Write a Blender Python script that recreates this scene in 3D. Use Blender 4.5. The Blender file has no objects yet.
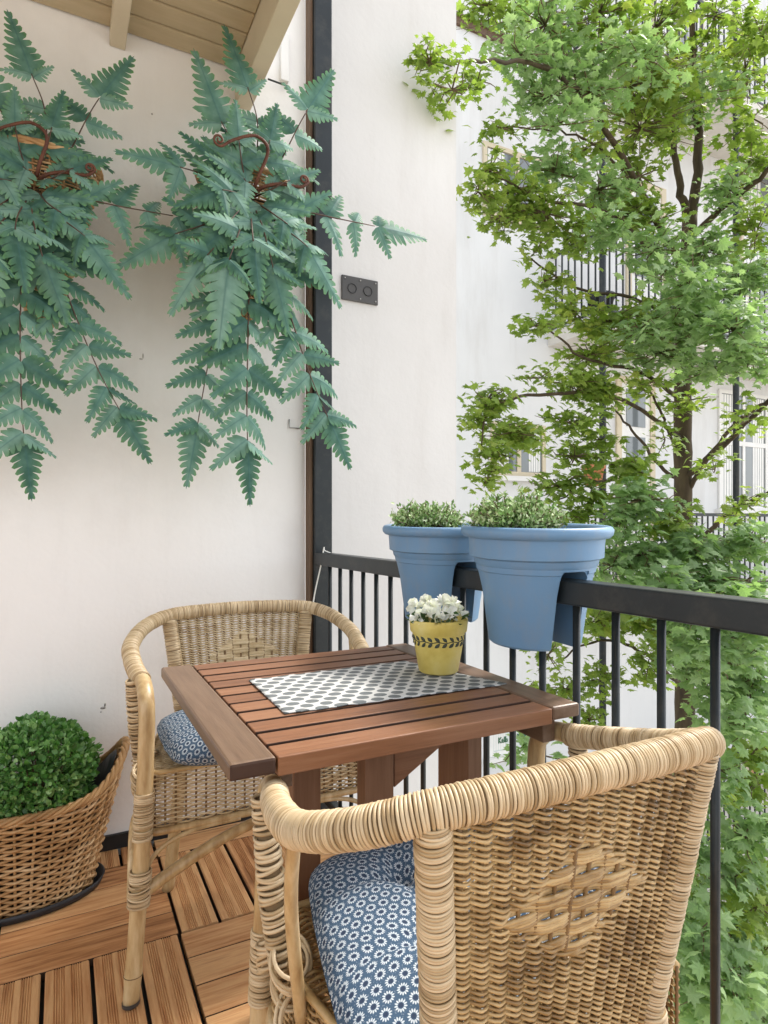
import bpy, bmesh, math, random
import numpy as np
from mathutils import Vector, Matrix
PI = math.pi
rng = np.random.default_rng(7)
random.seed(7)
scene = bpy.context.scene
COL = scene.collection

# ------------------------------------------------------------------ camera geometry
F, CX, HY, H = 625.0, 384.0, 524.0, 1.02
YAW = math.radians(27.3)
RT = np.array([math.cos(YAW), -math.sin(YAW)])
FW = np.array([math.sin(YAW), math.cos(YAW)])
def P(px, py, d):
    u = (px - CX) / F
    xy = d * (u * RT + FW)
    return np.array([xy[0], xy[1], H + d * (HY - py) / F])
def OZ(px, py, z):
    return P(px, py, (H - z) * F / (py - HY))
def OY(px, py, Y):
    u = (px - CX) / F
    return P(px, py, Y / (u * RT[1] + FW[1]))
def OX(px, py, X):
    u = (px - CX) / F
    return P(px, py, X / (u * RT[0] + FW[0]))

# ------------------------------------------------------------------ node helpers
class NG:
    def __init__(s, mat):
        s.t = mat.node_tree; s.n = s.t.nodes; s.l = s.t.links
    def node(s, typ, **kw):
        n = s.n.new(typ)
        for k, v in kw.items(): setattr(n, k, v)
        return n
    def link(s, a, b): s.l.new(a, b)
    def m(s, op, a, b=None, c=None):
        n = s.node('ShaderNodeMath', operation=op)
        for i, v in enumerate((a, b, c)):
            if v is None: continue
            if isinstance(v, (int, float)): n.inputs[i].default_value = v
            else: s.link(v, n.inputs[i])
        return n.outputs[0]
    def mix(s, fac, a, b, blend='MIX'):
        n = s.node('ShaderNodeMix', data_type='RGBA', blend_type=blend)
        for i, v in ((0, fac), (6, a), (7, b)):
            if isinstance(v, (int, float)): n.inputs[i].default_value = v
            elif isinstance(v, tuple): n.inputs[i].default_value = (*v, 1) if len(v) == 3 else v
            else: s.link(v, n.inputs[i])
        return n.outputs[2]
    def ramp(s, fac, stops):
        n = s.node('ShaderNodeValToRGB')
        el = n.color_ramp.elements
        while len(el) < len(stops): el.new(0.5)
        for e, (p, c) in zip(el, stops):
            e.position = p; e.color = (*c, 1) if len(c) == 3 else c
        s.link(fac, n.inputs[0])
        return n.outputs[0]
    def maprange(s, v, a, b, c=0.0, d=1.0):
        n = s.node('ShaderNodeMapRange')
        s.link(v, n.inputs[0])
        for i, x in enumerate((a, b, c, d)): n.inputs[i + 1].default_value = x
        return n.outputs[0]

def newmat(name):
    m = bpy.data.materials.new(name); m.use_nodes = True
    g = NG(m)
    b = m.node_tree.nodes['Principled BSDF']
    return m, g, b

def pm(name, stops, scale=8, rough=0.6, island=0.0, stretch=(1, 1, 1), bump=0.0, bscale=None, spec=0.4, metallic=0.0, detail=4, transl=0.0, offset_island=False, dirt=0.0, dstretch=(3.5, 3.5, .45)):
    """principled material whose colour runs over stops by noise, varied per island"""
    m, g, b = newmat(name)
    tc = g.node('ShaderNodeTexCoord')
    vec = tc.outputs['Object']
    geo = g.node('ShaderNodeNewGeometry')
    if offset_island:
        cm = g.node('ShaderNodeVectorMath', operation='ADD')
        g.link(vec, cm.inputs[0])
        o = g.m('MULTIPLY', geo.outputs['Random Per Island'], 37.0)
        g.link(o, cm.inputs[1]); vec = cm.outputs[0]
    mp = g.node('ShaderNodeMapping'); mp.inputs['Scale'].default_value = stretch
    g.link(vec, mp.inputs['Vector'])
    nz = g.node('ShaderNodeTexNoise'); nz.inputs['Scale'].default_value = scale
    nz.inputs['Detail'].default_value = detail; nz.inputs['Roughness'].default_value = 0.6
    g.link(mp.outputs[0], nz.inputs['Vector'])
    f = g.maprange(nz.outputs[0], 0.28, 0.72)
    if island:
        f = g.m('ADD', g.m('MULTIPLY', f, 1 - island), g.m('MULTIPLY', geo.outputs['Random Per Island'], island))
    n = len(stops)
    c = g.ramp(f, [(i / max(1, n - 1), s) for i, s in enumerate(stops)])
    if dirt:        # faint weathering: runs and blotches
        m2 = g.node('ShaderNodeMapping'); m2.inputs['Scale'].default_value = dstretch; g.link(tc.outputs['Object'], m2.inputs['Vector'])
        n3 = g.node('ShaderNodeTexNoise'); n3.inputs['Scale'].default_value = 2.0; n3.inputs['Detail'].default_value = 8; n3.inputs['Roughness'].default_value = .68
        g.link(m2.outputs[0], n3.inputs['Vector'])
        k = g.maprange(n3.outputs[0], .50, .78, 0.0, dirt)
        c = g.mix(k, c, (.30, .25, .19))
    g.link(c, b.inputs['Base Color'])
    b.inputs['Roughness'].default_value = rough
    b.inputs['Specular IOR Level'].default_value = spec
    b.inputs['Metallic'].default_value = metallic
    if bump:
        n2 = g.node('ShaderNodeTexNoise'); n2.inputs['Scale'].default_value = bscale or scale * 3
        n2.inputs['Detail'].default_value = 5
        g.link(mp.outputs[0], n2.inputs['Vector'])
        bp = g.node('ShaderNodeBump'); bp.inputs['Strength'].default_value = bump; bp.inputs['Distance'].default_value = 0.004
        g.link(n2.outputs[0], bp.inputs['Height']); g.link(bp.outputs[0], b.inputs['Normal'])
    if transl:
        out = m.node_tree.nodes['Material Output']
        tr = g.node('ShaderNodeBsdfTranslucent'); g.link(g.mix(1.0, c, (1.35, 1.45, 0.8), 'MULTIPLY'), tr.inputs['Color'])
        mx = g.node('ShaderNodeMixShader'); mx.inputs[0].default_value = transl
        g.link(b.outputs[0], mx.inputs[1]); g.link(tr.outputs[0], mx.inputs[2]); g.link(mx.outputs[0], out.inputs['Surface'])
    return m

M = {}
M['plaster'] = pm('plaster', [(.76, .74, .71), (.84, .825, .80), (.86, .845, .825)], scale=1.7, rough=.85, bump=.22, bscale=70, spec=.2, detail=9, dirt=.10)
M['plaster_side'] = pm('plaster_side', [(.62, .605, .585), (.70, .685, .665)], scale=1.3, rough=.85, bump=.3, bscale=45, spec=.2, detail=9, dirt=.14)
M['plaster_far'] = pm('plaster_far', [(.66, .665, .665), (.74, .74, .735)], scale=.8, rough=.9, spec=.2, dirt=.3, dstretch=(1.2, 1.2, .18))
M['mark'] = pm('mark', [(.25, .24, .22), (.42, .40, .37)], scale=60)
M['cream_paint'] = pm('cream_paint', [(.40, .32, .19), (.52, .43, .28)], scale=5, stretch=(1, 8, 8), rough=.5, island=.35, bump=.05)
M['cream_trim'] = pm('cream_trim', [(.54, .46, .32), (.64, .56, .41)], scale=4, rough=.5)
M['white_trim'] = pm('white_trim', [(.72, .71, .68), (.80, .79, .76)], scale=4, rough=.45)
M['dark_metal'] = pm('dark_metal', [(.010, .014, .016), (.019, .025, .028)], scale=5, rough=.36, dirt=.10, dstretch=(9, 9, 9), spec=.35, bump=.04, bscale=200)
M['black'] = pm('black', [(.012, .012, .013), (.022, .022, .022)], scale=5, rough=.5)
M['black_plastic'] = pm('black_plastic', [(.014, .015, .018), (.03, .03, .034)], scale=12, rough=.45)
M['brown_strip'] = pm('brown_strip', [(.085, .048, .026), (.15, .09, .05)], scale=10, stretch=(6, 6, .6), rough=.6)
M['socket_dark'] = pm('socket_dark', [(.05, .048, .045), (.075, .07, .066)], scale=9, rough=.45)
M['screw'] = pm('screw', [(.3, .29, .27), (.45, .44, .42)], scale=20, rough=.4, metallic=.8)
DK = [(.17, .066, .024), (.47, .225, .092), (.64, .375, .175), (.34, .155, .062)]
M['deck_x'] = pm('deck_x', DK, scale=5, stretch=(1.2, 16, 16), rough=.62, island=.45, offset_island=True, bump=.25, bscale=14, spec=.25)
M['deck_y'] = pm('deck_y', DK, scale=5, stretch=(16, 1.2, 16), rough=.62, island=.45, offset_island=True, bump=.25, bscale=14, spec=.25)
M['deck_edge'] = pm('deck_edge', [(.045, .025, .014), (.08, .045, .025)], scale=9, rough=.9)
TB = [(.11, .042, .018), (.23, .098, .043), (.32, .162, .085)]
M['table_x'] = pm('table_x', TB, scale=5, stretch=(1.5, 22, 22), rough=.42, island=.55, offset_island=True, bump=.14, bscale=20, spec=.45)
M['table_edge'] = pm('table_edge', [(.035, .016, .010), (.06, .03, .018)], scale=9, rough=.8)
TBD = [(.100, .056, .033), (.148, .088, .052), (.185, .116, .072)]
M['table_y'] = pm('table_y', TBD, scale=5, stretch=(22, 1.5, 22), rough=.42, island=.25, offset_island=True, bump=.10, bscale=20, spec=.45)
M['table_z'] = pm('table_z', [(.15, .066, .032), (.21, .102, .052), (.26, .138, .078)], scale=5, stretch=(22, 22, 1.5), rough=.45, island=.3, offset_island=True, bump=.10, bscale=20)
M['weaver'] = pm('weaver', [(.115, .058, .018), (.28, .165, .058), (.54, .375, .175), (.18, .10, .034)], scale=14, rough=.34, island=.35, bump=.1, bscale=160, spec=.45)
M['weaver_lit'] = pm('weaver_lit', [(.27, .175, .08), (.50, .37, .20), (.68, .55, .35), (.38, .26, .13)], scale=14, rough=.45, island=.35, bump=.1, bscale=160)
M['weaver_band'] = pm('weaver_band', [(.34, .22, .095), (.50, .36, .19), (.60, .46, .27)], scale=14, rough=.45, island=.35, bump=.1, bscale=160)
M['stake'] = pm('stake', [(.13, .07, .026), (.25, .155, .065)], scale=20, rough=.5, island=.4)
M['wrap'] = pm('wrap', [(.20, .125, .055), (.41, .29, .152), (.62, .485, .305), (.32, .22, .11)], scale=9, rough=.42, island=.50, bump=.08, bscale=150, spec=.45)
M['wrap_core'] = pm('wrap_core', [(.12, .075, .035), (.2, .13, .06)], scale=20, rough=.7)
M['pole'] = pm('pole', [(.30, .175, .068), (.47, .325, .155), (.60, .46, .265)], scale=7, stretch=(7, 7, 1.4), rough=.38, bump=.06, spec=.5)
M['wicker'] = pm('wicker', [(.21, .105, .038), (.46, .27, .115), (.66, .48, .28)], scale=11, rough=.5, island=.4, bump=.1, bscale=120)
M['planter_blue'] = pm('planter_blue', [(.122, .235, .38), (.137, .255, .405)], scale=3, rough=.42, spec=.4, bump=.05, bscale=140, dirt=.28, dstretch=(14, 14, 6))
M['soil'] = pm('soil', [(.02, .014, .01), (.05, .035, .025)], scale=60, rough=.95, bump=.6)
M['pot_yellow'] = pm('pot_yellow', [(.50, .37, .075), (.64, .51, .14), (.68, .58, .25)], scale=14, rough=.45, detail=6, bump=.06)
M['garland'] = pm('garland', [(.025, .03, .022), (.05, .06, .04)], scale=30)
M['petal'] = pm('petal', [(.78, .78, .77), (.86, .86, .84)], scale=30, rough=.6, transl=.15)
M['leaf_dark'] = pm('leaf_dark', [(.03, .07, .02), (.06, .13, .035)], scale=30, rough=.5, island=.5)
M['boxwood'] = pm('boxwood', [(.028, .10, .020), (.10, .25, .055), (.34, .52, .23)], scale=16, rough=.36, island=.65, spec=.5, transl=.2)
M['shrublet'] = pm('shrublet', [(.06, .145, .028), (.20, .35, .09), (.42, .54, .25), (.68, .71, .52)], scale=22, rough=.5, island=.75)
M['twig'] = pm('twig', [(.10, .07, .035), (.17, .12, .06)], scale=20)
M['bark'] = pm('bark', [(.030, .020, .011), (.06, .042, .022), (.09, .068, .034)], scale=9, stretch=(2, 2, .5), rough=.9, bump=.7, bscale=16)
M['maple'] = pm('maple', [(.09, .155, .022), (.17, .25, .04), (.26, .35, .09), (.35, .38, .08)], scale=1.1, rough=.45, island=.55, transl=.5, spec=.35)
M['maple_pale'] = pm('maple_pale', [(.16, .27, .10), (.26, .38, .18), (.37, .47, .29)], scale=1.1, rough=.45, island=.55, transl=.5, spec=.35)
M['fiddle'] = pm('fiddle', [(.07, .022, .012), (.14, .05, .025)], scale=30, rough=.6, bump=.4, bscale=200)
M['fern_stem'] = pm('fern_stem', [(.055, .03, .022), (.10, .06, .04)], scale=30, rough=.6)
M['terracotta'] = pm('terracotta', [(.40, .15, .06), (.5, .2, .09)], scale=9, rough=.7)
M['paving'] = pm('paving', [(.42, .39, .35), (.55, .52, .47)], scale=1.5, rough=.9)
M['concrete'] = pm('concrete', [(.55, .52, .47), (.66, .63, .57)], scale=3, rough=.85)
M['door_wood'] = pm('door_wood', [(.50, .26, .11), (.62, .36, .17)], scale=4, stretch=(9, 9, 1), rough=.5)
M['cord'] = pm('cord', [(.72, .70, .64), (.8, .78, .72)], scale=30, rough=.8)
M['sign_green'] = pm('sign_green', [(.05, .14, .08), (.08, .18, .10)], scale=9)
M['pane_frost'] = pm('pane_frost', [(.55, .62, .58), (.66, .71, .67)], scale=3, rough=.25)

def glass_mat():
    m, g, b = newmat('pane')
    b.inputs['Base Color'].default_value = (.16, .18, .19, 1)
    b.inputs['Roughness'].default_value = .04; b.inputs['Specular IOR Level'].default_value = .8
    return m
M['pane'] = glass_mat()

def fern_mat():
    m, g, b = newmat('fern_leaf')
    uv = g.node('ShaderNodeUVMap'); sp = g.node('ShaderNodeSeparateXYZ'); g.link(uv.outputs[0], sp.inputs[0])
    geo = g.node('ShaderNodeNewGeometry')
    tc = g.node('ShaderNodeTexCoord'); nz = g.node('ShaderNodeTexNoise'); nz.inputs['Scale'].default_value = 34
    g.link(tc.outputs['Object'], nz.inputs['Vector'])
    base = g.ramp(g.m('ADD', g.m('MULTIPLY', nz.outputs[0], .6), g.m('MULTIPLY', geo.outputs['Random Per Island'], .4)),
                  [(.25, (.048, .128, .098)), (.5, (.118, .245, .195)), (.75, (.22, .375, .31))])
    e = g.m('MULTIPLY', g.m('POWER', sp.outputs[0], 2.2), g.m('ADD', .42, g.m('MULTIPLY', sp.outputs[1], .5)))
    c = g.mix(e, base, (.17, .36, .11))
    vein = g.maprange(sp.outputs[0], 0.0, 0.10, 1.0, 0.0)
    c = g.mix(g.m('MULTIPLY', vein, .55), c, (.06, .15, .15))
    g.link(c, b.inputs['Base Color']); b.inputs['Roughness'].default_value = .6; b.inputs['Specular IOR Level'].default_value = .18
    out = m.node_tree.nodes['Material Output']
    tr = g.node('ShaderNodeBsdfTranslucent'); g.link(c, tr.inputs['Color'])
    mx = g.node('ShaderNodeMixShader'); mx.inputs[0].default_value = .25
    g.link(b.outputs[0], mx.inputs[1]); g.link(tr.outputs[0], mx.inputs[2]); g.link(mx.outputs[0], out.inputs['Surface'])
    return m
M['fern'] = fern_mat()

def lattice(g, a, ratio=1.7320508):
    """nearest point of a staggered lattice in UV metres: returns r (in units of a) and angle"""
    uv = g.node('ShaderNodeUVMap'); sp = g.node('ShaderNodeSeparateXYZ'); g.link(uv.outputs[0], sp.inputs[0])
    wob = g.node('ShaderNodeTexNoise'); wob.inputs['Scale'].default_value = 40
    g.link(uv.outputs[0], wob.inputs['Vector'])
    out = []
    for o in (0.0, 0.5):
        x = g.m('SUBTRACT', g.m('FRACT', g.m('ADD', g.m('DIVIDE', sp.outputs[0], a), o + 50)), .5)
        y = g.m('MULTIPLY', g.m('SUBTRACT', g.m('FRACT', g.m('ADD', g.m('DIVIDE', sp.outputs[1], a * ratio), o + 50)), .5), ratio)
        r = g.m('SQRT', g.m('ADD', g.m('MULTIPLY', x, x), g.m('MULTIPLY', y, y)))
        out.append((x, y, r))
    (x0, y0, r0), (x1, y1, r1) = out
    sel = g.m('LESS_THAN', r1, r0)
    pick = lambda p, q: g.m('ADD', g.m('MULTIPLY', p, g.m('SUBTRACT', 1.0, sel)), g.m('MULTIPLY', q, sel))
    return pick(x0, x1), pick(y0, y1), pick(r0, r1), wob.outputs[0]

def daisy_mat():
    m, g, b = newmat('daisy_fabric')
    x, y, r, nz = lattice(g, .0172)
    th = g.m('ARCTAN2', y, x)
    edge = g.m('ADD', .345, g.m('MULTIPLY', g.m('COSINE', g.m('MULTIPLY', th, 13.0)), .06))
    rn = g.m('ADD', r, g.m('MULTIPLY', g.m('SUBTRACT', nz, .5), .10))
    pet = g.m('MULTIPLY', g.m('LESS_THAN', rn, edge), g.m('GREATER_THAN', rn, .20))
    slit = g.m('MULTIPLY', g.m('GREATER_THAN', g.m('COSINE', g.m('MULTIPLY', th, 13.0)), -.55), 1.0)
    pet = g.m('MULTIPLY', pet, g.m('ADD', .22, g.m('MULTIPLY', slit, .78)))
    dot = g.node('ShaderNodeTexVoronoi'); dot.inputs['Scale'].default_value = 420
    uv = g.node('ShaderNodeUVMap'); g.link(uv.outputs[0], dot.inputs['Vector'])
    bgc = g.mix(g.m('MULTIPLY', g.m('LESS_THAN', dot.outputs[0], .26), .28), (.050, .090, .145), (.38, .43, .48))
    core = g.m('LESS_THAN', rn, .15)
    c = g.mix(core, bgc, (.030, .045, .080))
    c = g.mix(pet, c, (.50, .545, .58))
    g.link(c, b.inputs['Base Color']); b.inputs['Roughness'].default_value = .85; b.inputs['Specular IOR Level'].default_value = .15
    wv = g.node('ShaderNodeTexNoise'); wv.inputs['Scale'].default_value = 900
    bp = g.node('ShaderNodeBump'); bp.inputs['Strength'].default_value = .25; bp.inputs['Distance'].default_value = .001
    g.link(uv.outputs[0], wv.inputs['Vector']); g.link(wv.outputs[0], bp.inputs['Height']); g.link(bp.outputs[0], b.inputs['Normal'])
    return m
M['daisy'] = daisy_mat()

def runner_mat():
    m, g, b = newmat('oval_print_cloth')
    x, y, r, nz = lattice(g, .034, 1.25)
    xx = g.m('DIVIDE', x, 1.15)
    rr = g.m('SQRT', g.m('ADD', g.m('MULTIPLY', xx, xx), g.m('MULTIPLY', y, y)))
    rr = g.m('ADD', rr, g.m('MULTIPLY', g.m('SUBTRACT', nz, .5), .12))
    inside = g.m('LESS_THAN', rr, .30)
    st = g.m('GREATER_THAN', g.m('SINE', g.m('MULTIPLY', y, 42.0)), .55)
    grey = g.mix(g.m('MULTIPLY', st, .45), (.12, .132, .135), (.36, .38, .38))
    c = g.mix(inside, (.54, .54, .525), grey)
    g.link(c, b.inputs['Base Color']); b.inputs['Roughness'].default_value = .9; b.inputs['Specular IOR Level'].default_value = .1
    return m
M['runner'] = runner_mat()

# ------------------------------------------------------------------ mesh builder
class MB:
    def __init__(s):
        s.v = []; s.uv = []; s.f = []; s.n = 0
    def add(s, verts, faces, mi=0, uv=None, smooth=True):
        verts = np.asarray(verts, float).reshape(-1, 3)
        s.v.append(verts)
        s.uv.append(np.zeros((len(verts), 2)) if uv is None else np.asarray(uv, float).reshape(-1, 2))
        if isinstance(faces, np.ndarray): faces = [faces]
        else:
            by = {}
            for f in faces: by.setdefault(len(f), []).append(f)
            faces = [np.array(x, int) for x in by.values()]
        for a in faces: s.f.append((a + s.n, mi, smooth))
        s.n += len(verts)
    def build(s, name, mats, parent=None, loc=None):
        V = np.concatenate(s.v); UV = np.concatenate(s.uv)
        me = bpy.data.meshes.new(name)
        idx = np.concatenate([a.ravel() for a, _, _ in s.f])
        cnt = np.concatenate([np.full(len(a), a.shape[1]) for a, _, _ in s.f])
        mi = np.concatenate([np.full(len(a), m) for a, m, _ in s.f])
        sm = np.concatenate([np.full(len(a), bool(q)) for a, _, q in s.f])
        start = np.concatenate([[0], np.cumsum(cnt)[:-1]])
        me.vertices.add(len(V)); me.vertices.foreach_set('co', V.ravel())
        me.loops.add(len(idx)); me.loops.foreach_set('vertex_index', idx.astype(np.int32))
        me.polygons.add(len(cnt)); me.polygons.foreach_set('loop_start', start.astype(np.int32))
        me.polygons.foreach_set('loop_total', cnt.astype(np.int32))
        me.polygons.foreach_set('material_index', mi.astype(np.int32))
        me.polygons.foreach_set('use_smooth', sm)
        ul = me.uv_layers.new(name='UVMap'); ul.data.foreach_set('uv', UV[idx].ravel())
        me.update(calc_edges=True); me.validate()
        for m in (mats if isinstance(mats, (list, tuple)) else [mats]): me.materials.append(m)
        o = bpy.data.objects.new(name, me); COL.objects.link(o)
        if parent: o.parent = parent
        if loc is not None: o.location = loc
        return o
    def box(s, x0, x1, y0, y1, z0, z1, mi=0, bev=0.0, rot=None, about=None):
        """box with chamfered edges"""
        c = np.array([(x0 + x1) / 2, (y0 + y1) / 2, (z0 + z1) / 2]); h = np.array([x1 - x0, y1 - y0, z1 - z0]) / 2
        b = min(bev, *(h * .49)) if bev else 0
        if not b:
            V = np.array([[i, j, k] for i in (-1, 1) for j in (-1, 1) for k in (-1, 1)]) * h
            Fc = [(0, 1, 3, 2), (4, 6, 7, 5), (0, 4, 5, 1), (2, 3, 7, 6), (0, 2, 6, 4), (1, 5, 7, 3)]
        else:
            bm = bmesh.new(); bmesh.ops.create_cube(bm, size=2)
            bmesh.ops.scale(bm, vec=h, verts=bm.verts)
            bmesh.ops.bevel(bm, geom=bm.edges[:], offset=b, segments=2, affect='EDGES', profile=.5)
            bm.verts.index_update()
            V = np.array([v.co[:] for v in bm.verts]); Fc = [[v.index for v in f.verts] for f in bm.faces]; bm.free()
        if rot is not None: V = V @ np.array(rot).T
        s.add(V + c, Fc, mi, smooth=False)
    def prism(s, poly, axis, a0, a1, mi=0):
        """polygon (2D list) extruded along axis"""
        n = len(poly); V = []
        for a in (a0, a1):
            for p in poly:
                q = list(p); q.insert(axis, a); V.append(q)
        Fc = [tuple(range(n))[::-1], tuple(range(n, 2 * n))] + [(i, (i + 1) % n, n + (i + 1) % n, n + i) for i in range(n)]
        s.add(V, Fc, mi, smooth=False)
    def tube(s, pts, r, seg=6, mi=0, closed=False, ref=None, caps=True, flat=1.0):
        pts = np.asarray(pts, float); n = len(pts)
        r = np.broadcast_to(np.asarray(r, float), (n,))
        T = np.roll(pts, -1, 0) - np.roll(pts, 1, 0)
        if not closed: T[0] = pts[1] - pts[0]; T[-1] = pts[-1] - pts[-2]
        T /= np.linalg.norm(T, axis=1, keepdims=True) + 1e-12
        if ref is not None:
            A = np.cross(T, np.asarray(ref, float)); A /= np.linalg.norm(A, axis=1, keepdims=True) + 1e-12
        else:
            A = np.zeros_like(T); a = np.cross(T[0], [0, 0, 1.0])
            if np.linalg.norm(a) < 1e-3: a = np.cross(T[0], [0, 1.0, 0])
            for i in range(n):
                a = a - T[i] * a.dot(T[i]); a /= np.linalg.norm(a) + 1e-12; A[i] = a
        B = np.cross(T, A)
        th = np.arange(seg) * 2 * PI / seg
        V = pts[:, None] + r[:, None, None] * (np.cos(th)[None, :, None] * A[:, None] + flat * np.sin(th)[None, :, None] * B[:, None])
        i = np.arange(n if closed else n - 1)[:, None]; j = np.arange(seg)[None]
        i2 = (i + 1) % n; j2 = (j + 1) % seg
        Q = np.stack([i * seg + j, i * seg + j2, i2 * seg + j2, i2 * seg + j], -1).reshape(-1, 4)
        fs = [Q]
        if not closed and caps:
            fs += [np.arange(seg)[::-1][None], (np.arange(seg) + (n - 1) * seg)[None]]
        L = np.concatenate([[0], np.cumsum(np.linalg.norm(np.diff(pts, axis=0), axis=1))])
        uv = np.stack([np.repeat(L, seg), np.tile(np.arange(seg) / seg, n)], -1)
        s.add(V.reshape(-1, 3), fs[0], mi, uv)
        for c in fs[1:]:
            s.f.append((c + s.n - n * seg, mi, True))
    def rings(s, pts, R, pitch, rt=.0027, rr=.0017, seg=18, tseg=6, mi=0, jit=.06, tilt=.022, s0=0, s1=None):
        """strand wrapped round a path: one flattened ring per turn"""
        pts = np.asarray(pts, float)
        L = np.concatenate([[0], np.cumsum(np.linalg.norm(np.diff(pts, axis=0), axis=1))])
        s1 = L[-1] if s1 is None else s1
        R = np.broadcast_to(np.asarray(R, float), (len(pts),))
        T = np.gradient(pts, axis=0); T /= np.linalg.norm(T, axis=1, keepdims=True)
        A = np.zeros_like(T); a = np.cross(T[0], [0, 0, 1.0])
        if np.linalg.norm(a) < 1e-3: a = np.cross(T[0], [0, 1.0, 0])
        for i in range(len(pts)):
            a = a - T[i] * a.dot(T[i]); a /= np.linalg.norm(a); A[i] = a
        q = s0
        th = np.arange(seg) * 2 * PI / seg; ph = np.arange(tseg) * 2 * PI / tseg
        i = np.arange(seg)[:, None]; j = np.arange(tseg)[None]
        Q = np.stack([i * tseg + j, ((i + 1) % seg) * tseg + j, ((i + 1) % seg) * tseg + (j + 1) % tseg, i * tseg + (j + 1) % tseg], -1).reshape(-1, 4)
        while q < s1:
            p = np.array([np.interp(q, L, pts[:, k]) for k in range(3)])
            t = np.array([np.interp(q, L, T[:, k]) for k in range(3)]); t /= np.linalg.norm(t)
            a = np.array([np.interp(q, L, A[:, k]) for k in range(3)]); a -= t * a.dot(t); a /= np.linalg.norm(a)
            b = np.cross(t, a)
            RR = np.interp(q, L, R) + random.uniform(-.0004, .0005)
            w = rt * random.uniform(.85, 1.12)
            t1, t2 = random.gauss(0, tilt), random.gauss(0, tilt)
            rad = np.cos(th)[:, None] * a + np.sin(th)[:, None] * b
            ax = (RR * (np.cos(th) * t1 + np.sin(th) * t2))[:, None, None] * t
            V = p + rad[:, None] * (RR + rr * np.cos(ph))[None, :, None] + t * (w * np.sin(ph))[None, :, None] + ax
            s.add(V.reshape(-1, 3), Q, mi)
            q += pitch * random.uniform(1 - jit, 1 + jit)
    def lathe(s, prof, seg=48, mi=0, c=(0, 0, 0), sx=1, sy=1, smooth=True):
        prof = np.asarray(prof, float); n = len(prof); th = np.arange(seg) * 2 * PI / seg
        V = np.stack([prof[:, 0][:, None] * np.cos(th) * sx + c[0], prof[:, 0][:, None] * np.sin(th) * sy + c[1],
                      np.repeat(prof[:, 1][:, None], seg, 1) + c[2]], -1).reshape(-1, 3)
        i = np.arange(n - 1)[:, None]; j = np.arange(seg)[None]; j2 = (j + 1) % seg
        Q = np.stack([i * seg + j, i * seg + j2, (i + 1) * seg + j2, (i + 1) * seg + j], -1).reshape(-1, 4)
        s.add(V, Q, mi, smooth=smooth)
    def scatter(s, tv, tf, pos, X, Y, Z, scale, mi=0, tuv=None):
        """copies of a small template at pos with axes X, Y, Z"""
        tv = np.asarray(tv, float); n = len(pos); k = len(tv)
        sc = np.broadcast_to(np.asarray(scale, float), (n,))[:, None, None]
        V = pos[:, None] + sc * (tv[None, :, 0:1] * X[:, None] + tv[None, :, 1:2] * Y[:, None] + tv[None, :, 2:3] * Z[:, None])
        by = {}
        for f in tf: by.setdefault(len(f), []).append(f)
        base = s.n
        s.v.append(V.reshape(-1, 3)); s.n += n * k
        s.uv.append(np.zeros((n * k, 2)) if tuv is None else np.tile(tuv, (n, 1)))
        off = (np.arange(n) * k)[:, None, None]
        for a in by.values():
            a = np.array(a, int); s.f.append(((a[None] + off).reshape(-1, a.shape[1]) + base, mi, False))

def catmull(pts, n=8, closed=False):
    p = np.asarray(pts, float); out = []
    m = len(p); rngi = range(m) if closed else range(m - 1)
    for i in rngi:
        if closed: a, b, c, d = p[(i - 1) % m], p[i], p[(i + 1) % m], p[(i + 2) % m]
        else:
            b, c = p[i], p[i + 1]; a = p[i - 1] if i else 2 * b - c; d = p[i + 2] if i + 2 < m else 2 * c - b
        for k in range(n):
            t = k / n
            out.append(.5 * ((2 * b) + (c - a) * t + (2 * a - 5 * b + 4 * c - d) * t * t + (3 * b - a - 3 * c + d) * t ** 3))
    if not closed: out.append(p[-1])
    return np.array(out)

def unit(v):
    v = np.asarray(v, float); return v / (np.linalg.norm(v, axis=-1, keepdims=True) + 1e-12)

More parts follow.
